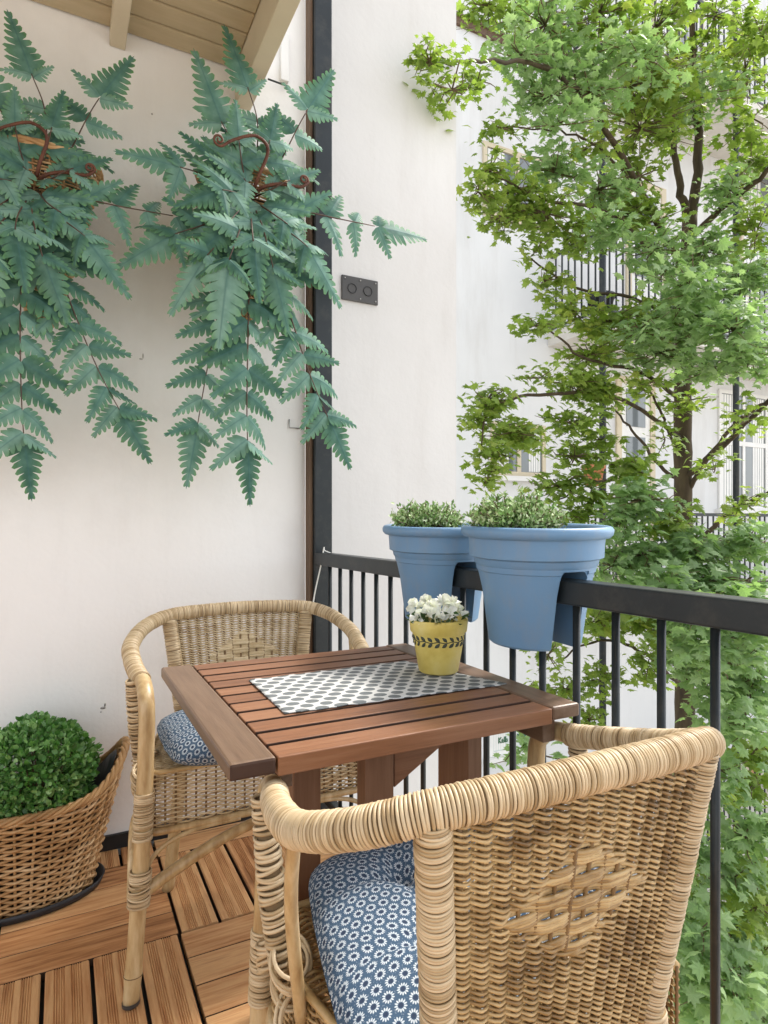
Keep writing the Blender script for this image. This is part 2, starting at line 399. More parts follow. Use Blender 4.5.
def weave(mb, S, nu, nv, rs=.0022, rw=.0019, amp=.0028, pp=4, seg=5, mi_w=0, mi_s=1, mi_b=None, closed=False, diamond=None, skip=None, eu=1e-3):
    """woven surface: stakes along v, weavers along u passing in front of and behind the stakes"""
    nseg = nu if closed else nu - 1
    vs = np.linspace(0, 1, 14)
    for i in range(nu):
        u = i / nseg
        mb.tube([S(u, v) for v in vs], rs, seg=seg, mi=mi_s)
    K = nseg * pp + (0 if closed else 1)
    for j in range(nv):
        v = (j + .5) / nv
        us = np.arange(K) / (nseg * pp)
        base = np.array([S(u, v) for u in us])
        du = np.array([S(min(u + eu, 1.0), v) - S(max(u - eu, 0.0), v) for u in us]) if not closed else np.roll(base, -1, 0) - np.roll(base, 1, 0)
        dv = np.array([S(u, min(v + .02, 1)) - S(u, max(v - .02, 0)) for u in us])
        N = unit(np.cross(du, dv))
        ph = us * nseg
        off = amp * np.cos(PI * (ph + j))
        zsh = np.zeros(K)
        mi = mi_w
        rad = np.full(K, rw) * random.uniform(.88, 1.1)
        if diamond:
            cu, cj, hu, hj = diamond
            jg = (j - cj) / hj
            w = (1 - abs(jg)) * hu
            if w > 0:
                g = math.floor(j / 4)
                inz = np.clip((w - np.abs(ph - cu)) / 1.2 + .5, 0, 1)
                o2 = amp * 2.1 * np.clip(1.6 * np.cos(PI * (ph / 2.0 + g)), -1, 1)
                off = off * (1 - inz) + o2 * inz
                rad = rad * (1 + .25 * inz)
                # the four strands of a band draw together
                zsh = inz * (1.5 - (j % 4)) * .10 / nv
        if np.any(zsh):
            base = base + unit(dv) * (zsh * np.linalg.norm(dv, axis=1) / .04)[:, None]
        wob = rng.normal(0, .00035, K)
        pts = base + N * (off + wob)[:, None] + unit(dv) * rng.normal(0, .00035, K)[:, None]
        mb.tube(pts, rad, seg=seg, mi=mi, closed=closed, ref=None if False else unit(dv).mean(0))

def twine(mb, S, nu, nv, rs=.0024, rw=.0018, amp=.0032, dz=.0016, pp=6, seg=5, diamond=None, eu=1e-3):
    """pairs of strands twisted round each stake, with a diamond of open basket bands"""
    nseg = nu - 1
    vs = np.linspace(0, 1, 14)
    for i in range(nu): mb.tube([S(i / nseg, v) for v in vs], rs * random.uniform(.85, 1.15), seg=seg, mi=1)
    K = nseg * pp + 1; us = np.arange(K) / (nseg * pp); ph = us * nseg
    for j in range(nv):
        v = (j + .5) / nv
        base = np.array([S(u, v) for u in us])
        du = np.array([S(min(u + eu, 1.0), v) - S(max(u - eu, 0.0), v) for u in us])
        dv = unit(np.array([S(u, min(v + .02, 1)) - S(u, max(v - .02, 0)) for u in us]))
        N = unit(np.cross(du, dv))
        inz = np.zeros(K)
        if diamond:
            cu, cj, hu, hj = diamond
            w = (1 - abs((j - cj) / hj)) * hu
            if w > 0: inz = np.clip((w - np.abs(ph - cu)) / 1.0 + .5, 0, 1)
        g = math.floor(j / 2)
        sway = np.interp(ph, np.arange(0, nseg + 1, 1), rng.normal(0, .0005, nseg + 1))
        jog = random.uniform(.9, 1.1)
        for st in (0, 1):
            o = amp * np.cos(PI * (ph + st)); z = -dz * jog * np.sin(PI * (ph + st))
            ob = amp * .62 * np.clip(1.5 * np.cos(PI * (ph / 2.0 + g)), -1, 1); zb = (st - .5) * .0036
            off = o * (1 - inz) + ob * inz; zz = z * (1 - inz) + zb * inz
            pts = base + N * (off + rng.normal(0, .0002, K))[:, None] + dv * (zz + sway)[:, None]
            mb.tube(pts, rw * random.uniform(.85, 1.12) * (1 + .50 * inz), seg=seg, mi=0, ref=dv.mean(0))

def empty(name, loc=(0, 0, 0), rz=0.0):
    o = bpy.data.objects.new(name, None); o.empty_display_size = .1
    o.location = loc; o.rotation_euler = (0, 0, rz); COL.objects.link(o); return o
def tag(o, label=None, cat=None, group=None, kind=None):
    if label: o['label'] = label
    if cat: o['category'] = cat
    if group: o['group'] = group
    if kind: o['kind'] = kind
    return o
def copy_tree(o, parent=None):
    c = o.copy(); COL.objects.link(c)
    if parent: c.parent = parent
    for ch in list(o.children): copy_tree(ch, c)
    return c

# ================================================================== SETTING
WY = 2.14           # face of the end wall of the balcony
GZ = -3.35          # courtyard level
b = MB(); b.box(-60, 80, -60, 90, GZ - .3, GZ)
tag(b.build('ground', M['paving']), kind='structure')

# deck floor of tiles with alternating slats
TS, TX, TY = .40, .262, 1.62
deck = MB()
def slat(x0, x1, y0, y1, along, grooved):
    L, W = (x1 - x0, y1 - y0) if along == 'x' else (y1 - y0, x1 - x0)
    t = .0; e = .003
    prof = [(0, -.022), (0, t - e), (e, t)]
    if grooved:
        for band in (.30, .68):
            for k in range(5):
                c = W * (band + (k - 2) * .052)
                prof += [(c - .0016, t), (c - .0006, t - .0022), (c + .0006, t - .0022), (c + .0016, t)]
    prof += [(W - e, t), (W, t - e), (W, -.022)]
    n = len(prof); V = []
    for a in (0, L):
        for q, z in prof:
            V.append((x0 + a, y0 + q, z) if along == 'x' else (x0 + W - q, y0 + a, z))
    Fc = [tuple(range(n))[::-1], tuple(range(n, 2 * n))] + [(i, i + 1, n + i + 1, n + i) for i in range(n - 1)]
    mi = 0 if along == 'x' else 1
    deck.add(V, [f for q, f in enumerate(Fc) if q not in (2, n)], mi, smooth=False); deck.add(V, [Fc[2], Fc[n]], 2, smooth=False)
for ix in range(-6, 2):
    for iy in range(-6, 3):
        x0, y0 = TX + ix * TS, TY + iy * TS
        along = 'y' if (ix + iy) % 2 == 0 else 'x'
        g = .0085 if along == 'y' else .0045
        w = (TS - .004) / 4
        for k in range(4):
            if along == 'x':
                ya, yb = y0 + .002 + k * w + g / 2, y0 + .002 + (k + 1) * w - g / 2
                if ya > WY - .01: continue
                slat(x0 + .003, min(x0 + TS - .003, .87), ya, min(yb, WY - .003), 'x', False)
            else:
                xa, xb = x0 + .002 + k * w + g / 2, x0 + .002 + (k + 1) * w - g / 2
                if xa > .86: continue
                slat(xa, min(xb, .87), y0 + .003, min(y0 + TS - .003, WY - .003), 'y', True)
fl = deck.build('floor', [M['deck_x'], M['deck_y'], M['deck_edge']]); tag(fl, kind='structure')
b = MB(); b.box(-2.2, .86, -.85, WY, -.20, -.026); b.build('floor_slab', M['black'], fl)

# ceiling of the balcony
b = MB()
y = WY - .001
while y > -.9:
    b.box(-2.2, .527, y - .086, y - .006, 2.575, 2.60, bev=.005); y -= .086
b.box(-2.2, .527, -.9, WY - .001, 2.602, 2.64)
cl = b.build('ceiling', M['cream_paint']); tag(cl, kind='structure')
for xx in (.134, -.37, -.87, -1.37):
    b = MB(); b.box(xx, xx + .046, -.9, WY - .002, 2.52, 2.574, bev=.003); b.build('joist', M['cream_trim'], cl)
b = MB(); b.box(.528, .582, -.9, WY - .002, 2.45, 2.66, bev=.003); b.build('edge_beam', M['cream_trim'], cl)

# end wall (partition) and side wall beyond the railing
b = MB(); b.box(-2.2, .783, WY, WY + .09, -.2, 3.6)
w = tag(b.build('partition_wall', M['plaster']), 'off white plaster end wall of the balcony behind the chair and ferns', 'wall')
b = MB(); b.box(-2.2, .775, WY - .012, WY - .0005, .0005, .045); b.build('baseboard', M['black'], w)
b = MB()
for (px, py, sx, sz) in ((103, 708, .008, .004), (105, 705, .003, .006), (143, 356, .002, .009), (141, 359, .006, .002), (152, 114, .003, .003), (101, 712, .003, .002)):
    q = OY(px, py, WY)
    b.lathe([(0, -.0006), (1, 0), (0, .0006)], 10, c=(0, 0, 0))
    v = b.v[-1]; v[:] = np.stack([v[:, 0] * sx + q[0], v[:, 2] + WY, v[:, 1] * sz + q[2]], -1)
b.build('scuff_marks', M['mark'], w)

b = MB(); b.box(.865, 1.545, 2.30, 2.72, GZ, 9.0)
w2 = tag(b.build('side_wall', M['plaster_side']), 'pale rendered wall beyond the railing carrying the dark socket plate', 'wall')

# dark corner post with brown strip
pst = empty('corner_post', (.818, 2.105, 0))
tag(pst, 'tall black painted post at the end of the railing with brown edge strip', 'post')
b = MB(); b.box(-.022, .045, -.03, .035, -.2, 3.6, bev=.004); b.build('post_body', M['dark_metal'], pst)
b = MB(); b.box(-.034, -.0225, -.012, .034, .0, 3.6, bev=.002); b.build('edge_strip', M['brown_strip'], pst)

# railing
RX = .815
rail = empty('balcony_railing', (RX, .6, 0))
tag(rail, 'black painted metal balcony railing with round bars beside the table', 'railing')
b = MB(); b.box(-.02, .022, -1.4, 1.475, .8765, .920, bev=.0035); b.build('handrail', M['dark_metal'], rail)
b = MB(); b.box(-.014, .014, -1.4, 1.475, .06, .085, bev=.003); b.build('bottom_rail', M['dark_metal'], rail)
for kb in range(-13, 17):
    yy = .566 + .0885 * kb
    b = MB(); b.tube([(0, 0, .084), (0, 0, .876)], .0068, seg=10)
    b.build('baluster', M['dark_metal'], rail, (0, yy - .6, 0))

# ================================================================== FAR BUILDING
BY, FY = 5.27, 6.12
bx = empty('apartment_building', (8.0, FY, GZ))
tag(bx, 'white rendered apartment building with stacked iron balconies behind the tree', 'building')
def bl(mb, name, mat, parent=bx):
    o = mb.build(name, mat, parent)
    if parent is bx: o.location = (-8.0, -FY, -GZ)
    return o
b = MB(); b.box(2.2, 22, FY, FY + 1.0, GZ, 13.5); bl(b, 'wall', M['plaster_far'])
b = MB(); b.box(2.2, 5.4, FY - .035, FY - .002, 6.86, 6.95); b.box(2.2, 5.4, FY - .055, FY - .002, 6.951, 6.98); bl(b, 'cornice', M['brown_strip'])
def far_window(x0, x1, z0, z1, frame='cream_trim', bars=1, transom=None, pane='pane', sill=True):
    t = .055
    b = MB()
    for (a0, a1, c0, c1) in ((x0 - t, x0, z0 - t, z1 + t), (x1, x1 + t, z0 - t, z1 + t), (x0, x1, z0 - t, z0), (x0, x1, z1, z1 + t)):
        b.box(a0, a1, FY - .03, FY - .002, c0, c1)
    for k in range(bars):
        xm = x0 + (x1 - x0) * (k + 1) / (bars + 1); b.box(xm - .03, xm + .03, FY - .026, FY - .002, z0, z1)
    if transom: b.box(x0, x1, FY - .028, FY - .0022, transom - .035, transom + .035)
    o = bl(b, 'window', M[frame])
    p = MB(); p.box(x0, x1, FY - .012, FY - .003, z0, z1); p.build('pane', M[pane], o)
    for cx0, cx1 in ((x0 + .02, x0 + .30 * (x1 - x0)), (x1 - .28 * (x1 - x0), x1 - .02)):
        p = MB()
        for q in range(5):
            w5 = (cx1 - cx0) / 5; p.box(cx0 + q * w5, cx0 + (q + .8) * w5, FY - .0135, FY - .0122, z0 + .01, z1 - .01)
        p.build('curtain', M['white_trim'], o)
    if sill:
        p = MB(); p.box(x0 - .12, x1 + .12, FY - .09, FY - .002, z0 - t - .06, z0 - t - .002); p.build('sill', M['white_trim'], o)
    return o
def fx(px): return OY(px, 500, FY)[0]
def fz(px, py): return OY(px, py, FY)[2]
far_window(fx(494), fx(541), fz(517, 472), fz(517, 428), bars=1)
far_window(fx(486), fx(545), fz(500, 215), fz(500, 152), frame='cream_trim', bars=1, sill=False)
far_window(fx(720), fx(764), fz(740, 506), fz(740, 396), frame='white_trim', bars=1, transom=fz(740, 444))
far_window(fx(742), fx(800), fz(760, 300), fz(760, 140), frame='cream_trim', bars=1)
far_window(fx(655), fx(700), fz(680, 60), fz(680, -60), frame='cream_trim', bars=1)
sg = far_window(fx(492), fx(534), fz(510, 748), fz(510, 722), frame='white_trim', bars=1, pane='pane_frost', sill=True)
def strokes(mb, x, z, s):
    for pts in ([(0, 0), (0, 1)], [(.5, 1), (.05, .5), (.5, 0)], [(.65, .3), (1.0, .35), (.9, .6), (.68, .5), (.7, .1), (1.05, .05)], [(1.25, 0), (1.25, 1)], [(1.5, 1), (1.5, 0), (1.85, .1), (1.85, .45), (1.5, .5)]):
        mb.tube([(x + a * s, FY - .014, z + c * s) for a, c in pts], .009, seg=5)
for sx_, sy_ in ((498, 742), (517, 738)):
    b = MB(); strokes(b, fx(sx_), fz(sx_ + 5, sy_), .07); b.build('lettering', M['sign_green'], sg)
# tall doors on the balconies
def far_door(x0, x1, z0, z1, wood='cream_trim', glazed=True):
    b = MB(); t = .09
    b.box(x0 - t, x0, FY - .035, FY - .002, z0, z1 + t); b.box(x1, x1 + t, FY - .035, FY - .002, z0, z1 + t); b.box(x0, x1, FY - .035, FY - .002, z1, z1 + t)
    o = bl(b, 'door', M['cream_trim'])
    p = MB(); p.box(x0, x1, FY - .015, FY - .003, z0, z1); p.build('door_leaf', M['white_trim' if glazed else wood], o)
    if glazed:
        p = MB(); h = z1 - z0
        p.box(x0 + .1, x1 - .1, FY - .024, FY - .016, z0 + .45 * h, z0 + .74 * h); p.box(x0 + .1, x1 - .1, FY - .024, FY - .016, z0 + .79 * h, z1 - .07)
        p.build('pane', M['pane'], o)
    p = MB(); p.tube([(x0 + .06, FY - .05, z0 + 1.05), (x0 + .17, FY - .05, z0 + 1.05)], .012); p.tube([(x0 + .06, FY - .05, z0 + 1.05), (x0 + .06, FY - .014, z0 + 1.05)], .01); p.build('handle', M['screw'], o)
far_door(fx(620), fx(649), .16, fz(635, 385))
far_door(fx(630), fx(660), 3.45, fz(645, 190))
far_door(fx(735), fx(757), GZ + .25, fz(745, 770), wood='door_wood', glazed=False)
far_door(fx(672), fx(700), GZ + .25, fz(685, 770))
# balconies
BX0, BX1 = 5.57, 13.4
for zf in (3.44, .15, -3.14, 6.73):
    bal = MB(); bal.box(BX0 - .06, BX1, BY - .06, FY - .002, zf - .16, zf)
    bo = bl(bal, 'balcony', M['concrete'])
    r = MB()
    r.box(BX0 - .02, BX1, BY - .02, BY + .02, zf + .97, zf + 1.01); r.box(BX0 - .02, BX0 + .02, BY + .021, FY - .003, zf + .97, zf + 1.01)
    r.box(BX0 - .015, BX1, BY - .015, BY + .015, zf + .06, zf + .085); r.box(BX0 - .015, BX0 + .015, BY + .016, FY - .003, zf + .06, zf + .085)
    for x in np.arange(BX0 + .11, BX1, .11): r.box(x - .008, x + .008, BY - .008, BY + .008, zf + .085, zf + .97)
    for yv in np.arange(BY + .11, FY - .05, .11): r.box(BX0 - .008, BX0 + .008, yv - .008, yv + .008, zf + .085, zf + .97)
    r.build('balcony_railing', M['dark_metal'], bo)
for x in (BX0, BX0 + 2.45, BX0 + 4.9):
    p = MB(); p.tube([(x, BY, GZ), (x, BY, 10.5)], .04, seg=12); bl(p, 'balcony_post', M['dark_metal'])

# things on the far balconies
def lathe_pot(name, prof, mat, loc, label, cat):
    b = MB(); b.lathe(prof, 28); return tag(b.build(name, mat, None, loc), label, cat)
q = OY(592, 486, BY - .1)
hp = empty('hanging_pot', (q[0], q[1] - .02, q[2])); tag(hp, 'terracotta flower pot fixed to the far balcony post', 'flower pot')
b = MB(); b.lathe([(0, 0), (.085, 0), (.115, .19), (.13, .19), (.13, .235), (.105, .235), (.10, .20), (0, .2)], 28); b.build('pot', M['terracotta'], hp)
b = MB(); b.tube([(.10, 0, .21), (.14, .06, .21), (BX0 - q[0] - .03, .10, .21)], .008); b.build('bracket', M['dark_metal'], hp)
q = OY(601, 322, BY + .16)
lathe_pot('balcony_pot', [(0, 0), (.10, 0), (.15, .26), (.165, .26), (.165, .30), (.14, .30), (.13, .27), (0, .27)], M['black_plastic'], (q[0], q[1], 3.442), 'dark plastic flower pot standing inside the upper far balcony railing', 'flower pot')

# ================================================================== TREE
MAPLE = [(0, 0), (.10, .10), (.42, .02), (.30, .20), (.62, .36), (.36, .44), (.40, .66), (.18, .62), (0, 1.05),
         (-.18, .62), (-.40, .66), (-.36, .44), (-.62, .36), (-.30, .20), (-.42, .02), (-.10, .10)]
mv = [(x, y, -.22 * abs(x) - .12 * y * y) for x, y in MAPLE] + [(0, .36, .05)]
mf = [(i, (i + 1) % 16, 16) for i in range(16)]
tree = empty('maple_tree', P(683, 724, 4.5) * np.array([1, 1, 0]) + np.array([0, 0, GZ]))
tag(tree, 'leafy green maple tree growing between the balcony and the far building', 'tree')
tl = -np.array(tree.location)
trunk_px = [(690, 1120, 4.5), (688, 900, 4.5), (685, 720, 4.5), (684, 600, 4.5), (683, 480, 4.5), (683, 380, 4.5), (686, 300, 4.5), (690, 215, 4.5)]
tp = np.array([P(*t) for t in trunk_px]); tp[0][2] = GZ - .05
TR = catmull(tp, 8)
b = MB(); b.tube(TR + tl, np.linspace(.082, .050, len(TR)) * (1 + .05 * rng.normal(size=len(TR))), seg=14)
b.build('trunk', M['bark'], tree)
lb = MB()
def limb(pts, r0, r1):
    p = catmull([P(*q) for q in pts], 6); p = p + rng.normal(0, .006, p.shape); lb.tube(p + tl, np.linspace(r0, r1, len(p)) * .55, seg=8)
limb([(690, 220, 4.5), (698, 170, 4.5), (697, 90, 4.5), (690, -20, 4.4)], .075, .03)
limb([(689, 218, 4.5), (678, 180, 4.4), (672, 120, 4.3), (676, 40, 4.2)], .055, .02)
limb([(690, 240, 4.5), (720, 210, 4.3), (768, 170, 4.0), (800, 120, 3.8)], .045, .018)
limb([(684, 480, 4.5), (720, 447, 4.2), (770, 400, 3.8), (800, 360, 3.5)], .042, .018)
limb([(684, 500, 4.5), (700, 470, 4.4), (730, 430, 4.3), (760, 405, 4.2), (790, 395, 4.0)], .035, .014)
limb([(686, 560, 4.5), (720, 520, 4.1), (768, 492, 3.8), (800, 485, 3.6)], .035, .014)
limb([(683, 485, 4.5), (660, 465, 4.6), (632, 430, 4.8), (612, 405, 4.9)], .030, .012)
limb([(683, 460, 4.5), (668, 430, 4.4), (655, 400, 4.3), (644, 385, 4.2)], .022, .010)
limb([(684, 400, 4.5), (640, 372, 4.1), (590, 360, 3.7), (548, 330, 3.4)], .030, .008)
limb([(686, 330, 4.5), (640, 300, 4.1), (580, 290, 3.8), (530, 260, 3.6)], .028, .008)
limb([(688, 280, 4.5), (640, 190, 4.1), (590, 105, 3.7), (540, 66, 3.4), (470, 60, 2.9), (432, 66, 2.55)], .045, .006)
limb([(640, 190, 4.1), (600, 150, 3.9), (560, 130, 3.7), (500, 128, 3.4)], .018, .006)
limb([(686, 300, 4.5), (620, 220, 4.0), (550, 200, 3.6), (480, 170, 3.3)], .032, .006)
limb([(684, 440, 4.5), (620, 400, 4.0), (540, 395, 3.5), (490, 410, 3.2), (480, 450, 3.1)], .028, .006)
limb([(684, 520, 4.5), (640, 490, 4.1), (590, 480, 3.8), (560, 500, 3.6)], .026, .007)
limb([(685, 640, 4.5), (720, 600, 4.0), (760, 570, 3.5)], .03, .010)
limb([(685, 690, 4.5), (640, 650, 4.0), (600, 640, 3.7), (560, 660, 3.5)], .026, .008)
limb([(686, 760, 4.5), (730, 790, 3.9), (780, 770, 3.4)], .028, .010)
limb([(687, 850, 4.5), (720, 870, 3.8), (760, 880, 3.2)], .028, .010)
limb([(688, 900, 4.5), (700, 950, 3.7), (720, 990, 3.0)], .028, .010)
limb([(687, 800, 4.5), (600, 770, 4.0), (520, 750, 3.6)], .022, .006)
lb.build('limb', M['bark'], tree)
# clumps: px, py, depth, half width px, half height px, leaves, leaf size, pale
CL = [(488, 6, 3.6, 42, 16, 110, .075, 0), (545, 25, 3.6, 50, 26, 190, .08, 1), (600, 12, 3.8, 55, 24, 200, .08, 0), (655, 28, 4.2, 55, 30, 220, .085, 0),
      (715, 16, 4.3, 50, 26, 120, .085, 0), (762, 36, 3.9, 30, 34, 120, .085, 0), (430, 62, 2.55, 18, 16, 60, .055, 0), (452, 90, 2.6, 22, 22, 70, .055, 0), (478, 80, 2.9, 26, 20, 50, .06, 0),
      (520, 55, 3.4, 40, 18, 120, .07, 1), (572, 70, 3.7, 55, 24, 240, .08, 1), (630, 88, 4.0, 60, 28, 280, .085, 0), (695, 96, 4.3, 50, 34, 220, .085, 1), (752, 118, 3.9, 28, 36, 70, .085, 0),
      (548, 96, 3.6, 38, 16, 130, .075, 1), (500, 128, 3.4, 26, 12, 45, .065, 0), (640, 128, 4.1, 55, 26, 230, .085, 0), (590, 92, 3.5, 40, 14, 110, .08, 1), (585, 150, 3.9, 28, 14, 55, .075, 0),
      (490, 168, 3.3, 26, 14, 70, .065, 0), (478, 192, 3.3, 18, 14, 70, .065, 0), (515, 190, 3.5, 36, 18, 150, .07, 0), (555, 172, 3.7, 40, 16, 170, .075, 1), (500, 218, 3.5, 30, 12, 120, .065, 0), (548, 214, 3.6, 46, 18, 240, .07, 0),
      (598, 190, 3.9, 42, 20, 190, .075, 1), (640, 176, 4.2, 32, 26, 110, .08, 0), (620, 215, 4.1, 40, 16, 170, .075, 0), (650, 222, 4.2, 36, 16, 90, .08, 0), (730, 190, 4.2, 34, 24, 140, .085, 1), (755, 235, 3.9, 26, 34, 120, .085, 0),
      (705, 250, 4.1, 40, 24, 210, .085, 1), (742, 285, 3.8, 36, 26, 190, .085, 1), (668, 268, 4.0, 30, 18, 90, .08, 1), (538, 248, 3.6, 22, 9, 45, .07, 0), (580, 238, 3.8, 40, 14, 130, .07, 0), 
      (545, 280, 3.6, 22, 12, 70, .07, 0), (535, 326, 3.4, 24, 12, 70, .07, 0), (575, 312, 3.7, 36, 16, 130, .075, 0), (612, 320, 3.9, 46, 16, 210, .08, 0), (655, 318, 4.1, 40, 18, 190, .085, 0), (700, 318, 3.9, 46, 26, 260, .09, 1), (750, 352, 3.7, 34, 26, 170, .09, 1),
      (590, 355, 3.8, 40, 14, 140, .075, 0), (660, 352, 4.0, 46, 18, 230, .085, 1), (712, 368, 3.9, 46, 16, 170, .085, 1), (572, 384, 3.7, 34, 14, 130, .075, 0), (606, 392, 3.8, 30, 14, 120, .08, 0), (640, 385, 4.1, 30, 12, 60, .08, 0), (540, 378, 3.5, 22, 8, 30, .07, 0),
      (488, 400, 3.2, 26, 14, 120, .065, 0), (478, 420, 3.2, 18, 10, 60, .065, 0), (512, 432, 3.3, 30, 12, 150, .07, 0), (495, 452, 3.2, 22, 14, 90, .065, 0), (488, 474, 3.1, 16, 14, 60, .065, 0), (530, 440, 3.4, 16, 12, 50, .07, 0),
      (574, 424, 3.7, 36, 16, 130, .075, 0), (600, 440, 3.8, 22, 14, 60, .075, 0), (575, 456, 3.7, 30, 14, 100, .075, 0), (560, 486, 3.6, 30, 14, 100, .08, 0), (595, 500, 3.7, 26, 14, 80, .08, 0), (572, 516, 3.6, 24, 10, 60, .08, 0),
      (630, 470, 3.6, 22, 18, 90, .085, 0), (640, 500, 3.4, 34, 20, 150, .09, 1), (622, 522, 3.4, 24, 14, 80, .085, 1), (668, 520, 3.6, 30, 18, 110, .09, 0), (665, 440, 4.2, 20, 16, 40, .08, 0), (715, 470, 4.0, 24, 20, 40, .075, 0), (740, 505, 3.8, 26, 16, 60, .08, 0), (748, 420, 3.8, 24, 20, 45, .08, 0), (690, 400, 4.2, 30, 10, 60, .08, 0),
      (690, 548, 3.5, 40, 20, 200, .09, 1), (742, 548, 3.4, 30, 20, 150, .095, 1), (642, 556, 3.5, 34, 18, 150, .09, 1), (612, 566, 3.5, 20, 20, 70, .085, 1), (716, 580, 3.3, 44, 18, 200, .095, 1),
      (600, 620, 3.6, 22, 22, 80, .085, 0), (640, 615, 3.7, 30, 24, 170, .085, 0), (690, 625, 3.6, 36, 26, 230, .09, 1), (740, 640, 3.3, 36, 30, 230, .095, 1), (645, 665, 3.8, 18, 22, 60, .085, 0), (700, 665, 3.5, 34, 22, 160, .09, 1), (750, 690, 3.3, 30, 26, 170, .09, 1), (720, 705, 3.5, 22, 20, 90, .085, 1),
      (548, 655, 3.5, 18, 22, 60, .06, 0), (565, 690, 3.6, 26, 22, 110, .06, 0), (590, 720, 3.6, 24, 20, 80, .06, 0), (600, 680, 3.7, 20, 24, 80, .065, 0), (530, 690, 3.6, 12, 20, 25, .06, 0),
      (512, 752, 3.2, 24, 14, 24, .10, 1), (545, 745, 3.2, 20, 12, 20, .10, 1),
      (735, 740, 3.5, 30, 18, 60, .08, 0), (762, 745, 3.3, 20, 26, 70, .085, 0), (725, 790, 3.6, 22, 16, 60, .075, 0), (758, 785, 3.3, 22, 18, 50, .08, 0), (735, 830, 3.7, 20, 10, 30, .075, 0),
      (750, 868, 3.2, 32, 20, 110, .085, 0), (705, 858, 3.6, 20, 18, 60, .08, 0), (735, 900, 3.2, 36, 24, 130, .085, 0), (695, 905, 3.3, 24, 28, 110, .085, 1), (725, 945, 3.0, 40, 26, 150, .09, 1), (692, 960, 3.0, 24, 26, 110, .09, 1), (755, 960, 3.0, 30, 30, 80, .085, 0), (705, 1005, 2.9, 38, 24, 130, .09, 1), (750, 1010, 2.9, 36, 26, 130, .09, 1), (680, 1015, 3.0, 24, 20, 70, .09, 1)]
CL += [(520, 10, 3.9, 40, 22, 90, .08, 0), (590, 45, 4.1, 60, 26, 120, .08, 1), (690, 60, 4.6, 60, 36, 200, .085, 0), (745, 70, 4.4, 34, 40, 140, .085, 0), (660, 135, 4.6, 46, 26, 120, .085, 0), (750, 160, 4.4, 30, 30, 110, .085, 0),
       (640, 60, 3.6, 50, 22, 130, .085, 1), (560, 125, 3.4, 40, 12, 70, .075, 1), (655, 250, 3.8, 40, 16, 110, .085, 1), (600, 225, 3.5, 34, 14, 90, .08, 1), (690, 290, 3.5, 40, 24, 150, .095, 1), (640, 330, 3.6, 40, 20, 120, .09, 1), (735, 330, 3.4, 36, 26, 140, .095, 1),
       (600, 590, 3.9, 20, 24, 70, .085, 1), (660, 590, 3.2, 30, 24, 120, .10, 1), (700, 610, 3.0, 40, 20, 130, .10, 1), (750, 610, 3.0, 30, 24, 110, .10, 1), (715, 660, 3.0, 34, 24, 120, .10, 1), (655, 640, 4.0, 24, 20, 80, .085, 0), (740, 720, 3.0, 30, 22, 80, .10, 1),
       (700, 930, 2.7, 26, 30, 80, .10, 1), (740, 980, 2.6, 34, 30, 90, .10, 1), (758, 905, 2.8, 24, 24, 60, .09, 0), (700, 985, 2.7, 26, 26, 80, .10, 1)]
CL += [(705, 800, 3.2, 22, 26, 60, .09, 1), (745, 835, 3.0, 26, 24, 70, .095, 1), (720, 770, 3.1, 24, 22, 60, .09, 1), (765, 820, 2.9, 18, 24, 40, .095, 1), (695, 850, 3.0, 18, 24, 50, .09, 1), (730, 880, 2.9, 30, 22, 70, .095, 1)]
leaves = [MB(), MB()]
tw = MB()
for (px, py, d, hx, hz, n, sz, pale) in CL:
    c = P(px, py, d); k = d / F
    n = int(n * 1.6)
    # short sprays: leaves sit along a few twigs fanning through the clump
    nt = max(3, n // 11)
    tips = rng.normal(size=(nt, 3)); tips = unit(tips) * rng.uniform(.5, 1.15, (nt, 1))
    ext = np.array([hx * k * 1.15, hx * k * 1.0, hz * k * 1.12])
    ends = c + tips * ext
    ids = rng.integers(0, nt, n); t = rng.uniform(.25, 1.0, n) ** .7
    pos = c + (ends[ids] - c) * t[:, None] + np.clip(rng.normal(0, .65 * sz, (n, 3)), -1.2 * sz, 1.2 * sz) * np.array([1, 1, .7])
    for e in ends:
        m = (c + e) / 2 + rng.normal(0, .02, 3)
        tw.tube(np.array([c, m, e]) + tl, [.004, .003, .0015], seg=4)
    Z = unit(np.stack([rng.normal(0, .55, n), rng.normal(0, .55, n) - .25, np.ones(n)], -1))
    a = rng.uniform(0, 2 * PI, n); D = np.stack([np.cos(a), np.sin(a), rng.normal(-.35, .3, n)], -1)
    Y = unit(D - Z * np.sum(D * Z, 1, keepdims=True)); X = np.cross(Y, Z)
    leaves[pale].scatter(mv, mf, pos + tl, X, Y, Z, sz * 0.74 * rng.uniform(.45, 1.25, n))
for i, l in enumerate(leaves): 
    pass
crown = MB()
for i, l in enumerate(leaves):
    off = crown.n
    crown.v += l.v; crown.uv += l.uv
    crown.f += [(a + off, i, s) for a, _, s in l.f]; crown.n += l.n
crown.build('crown', [M['maple'], M['maple_pale']], tree)
tw.build('twigs', M['twig'], tree)

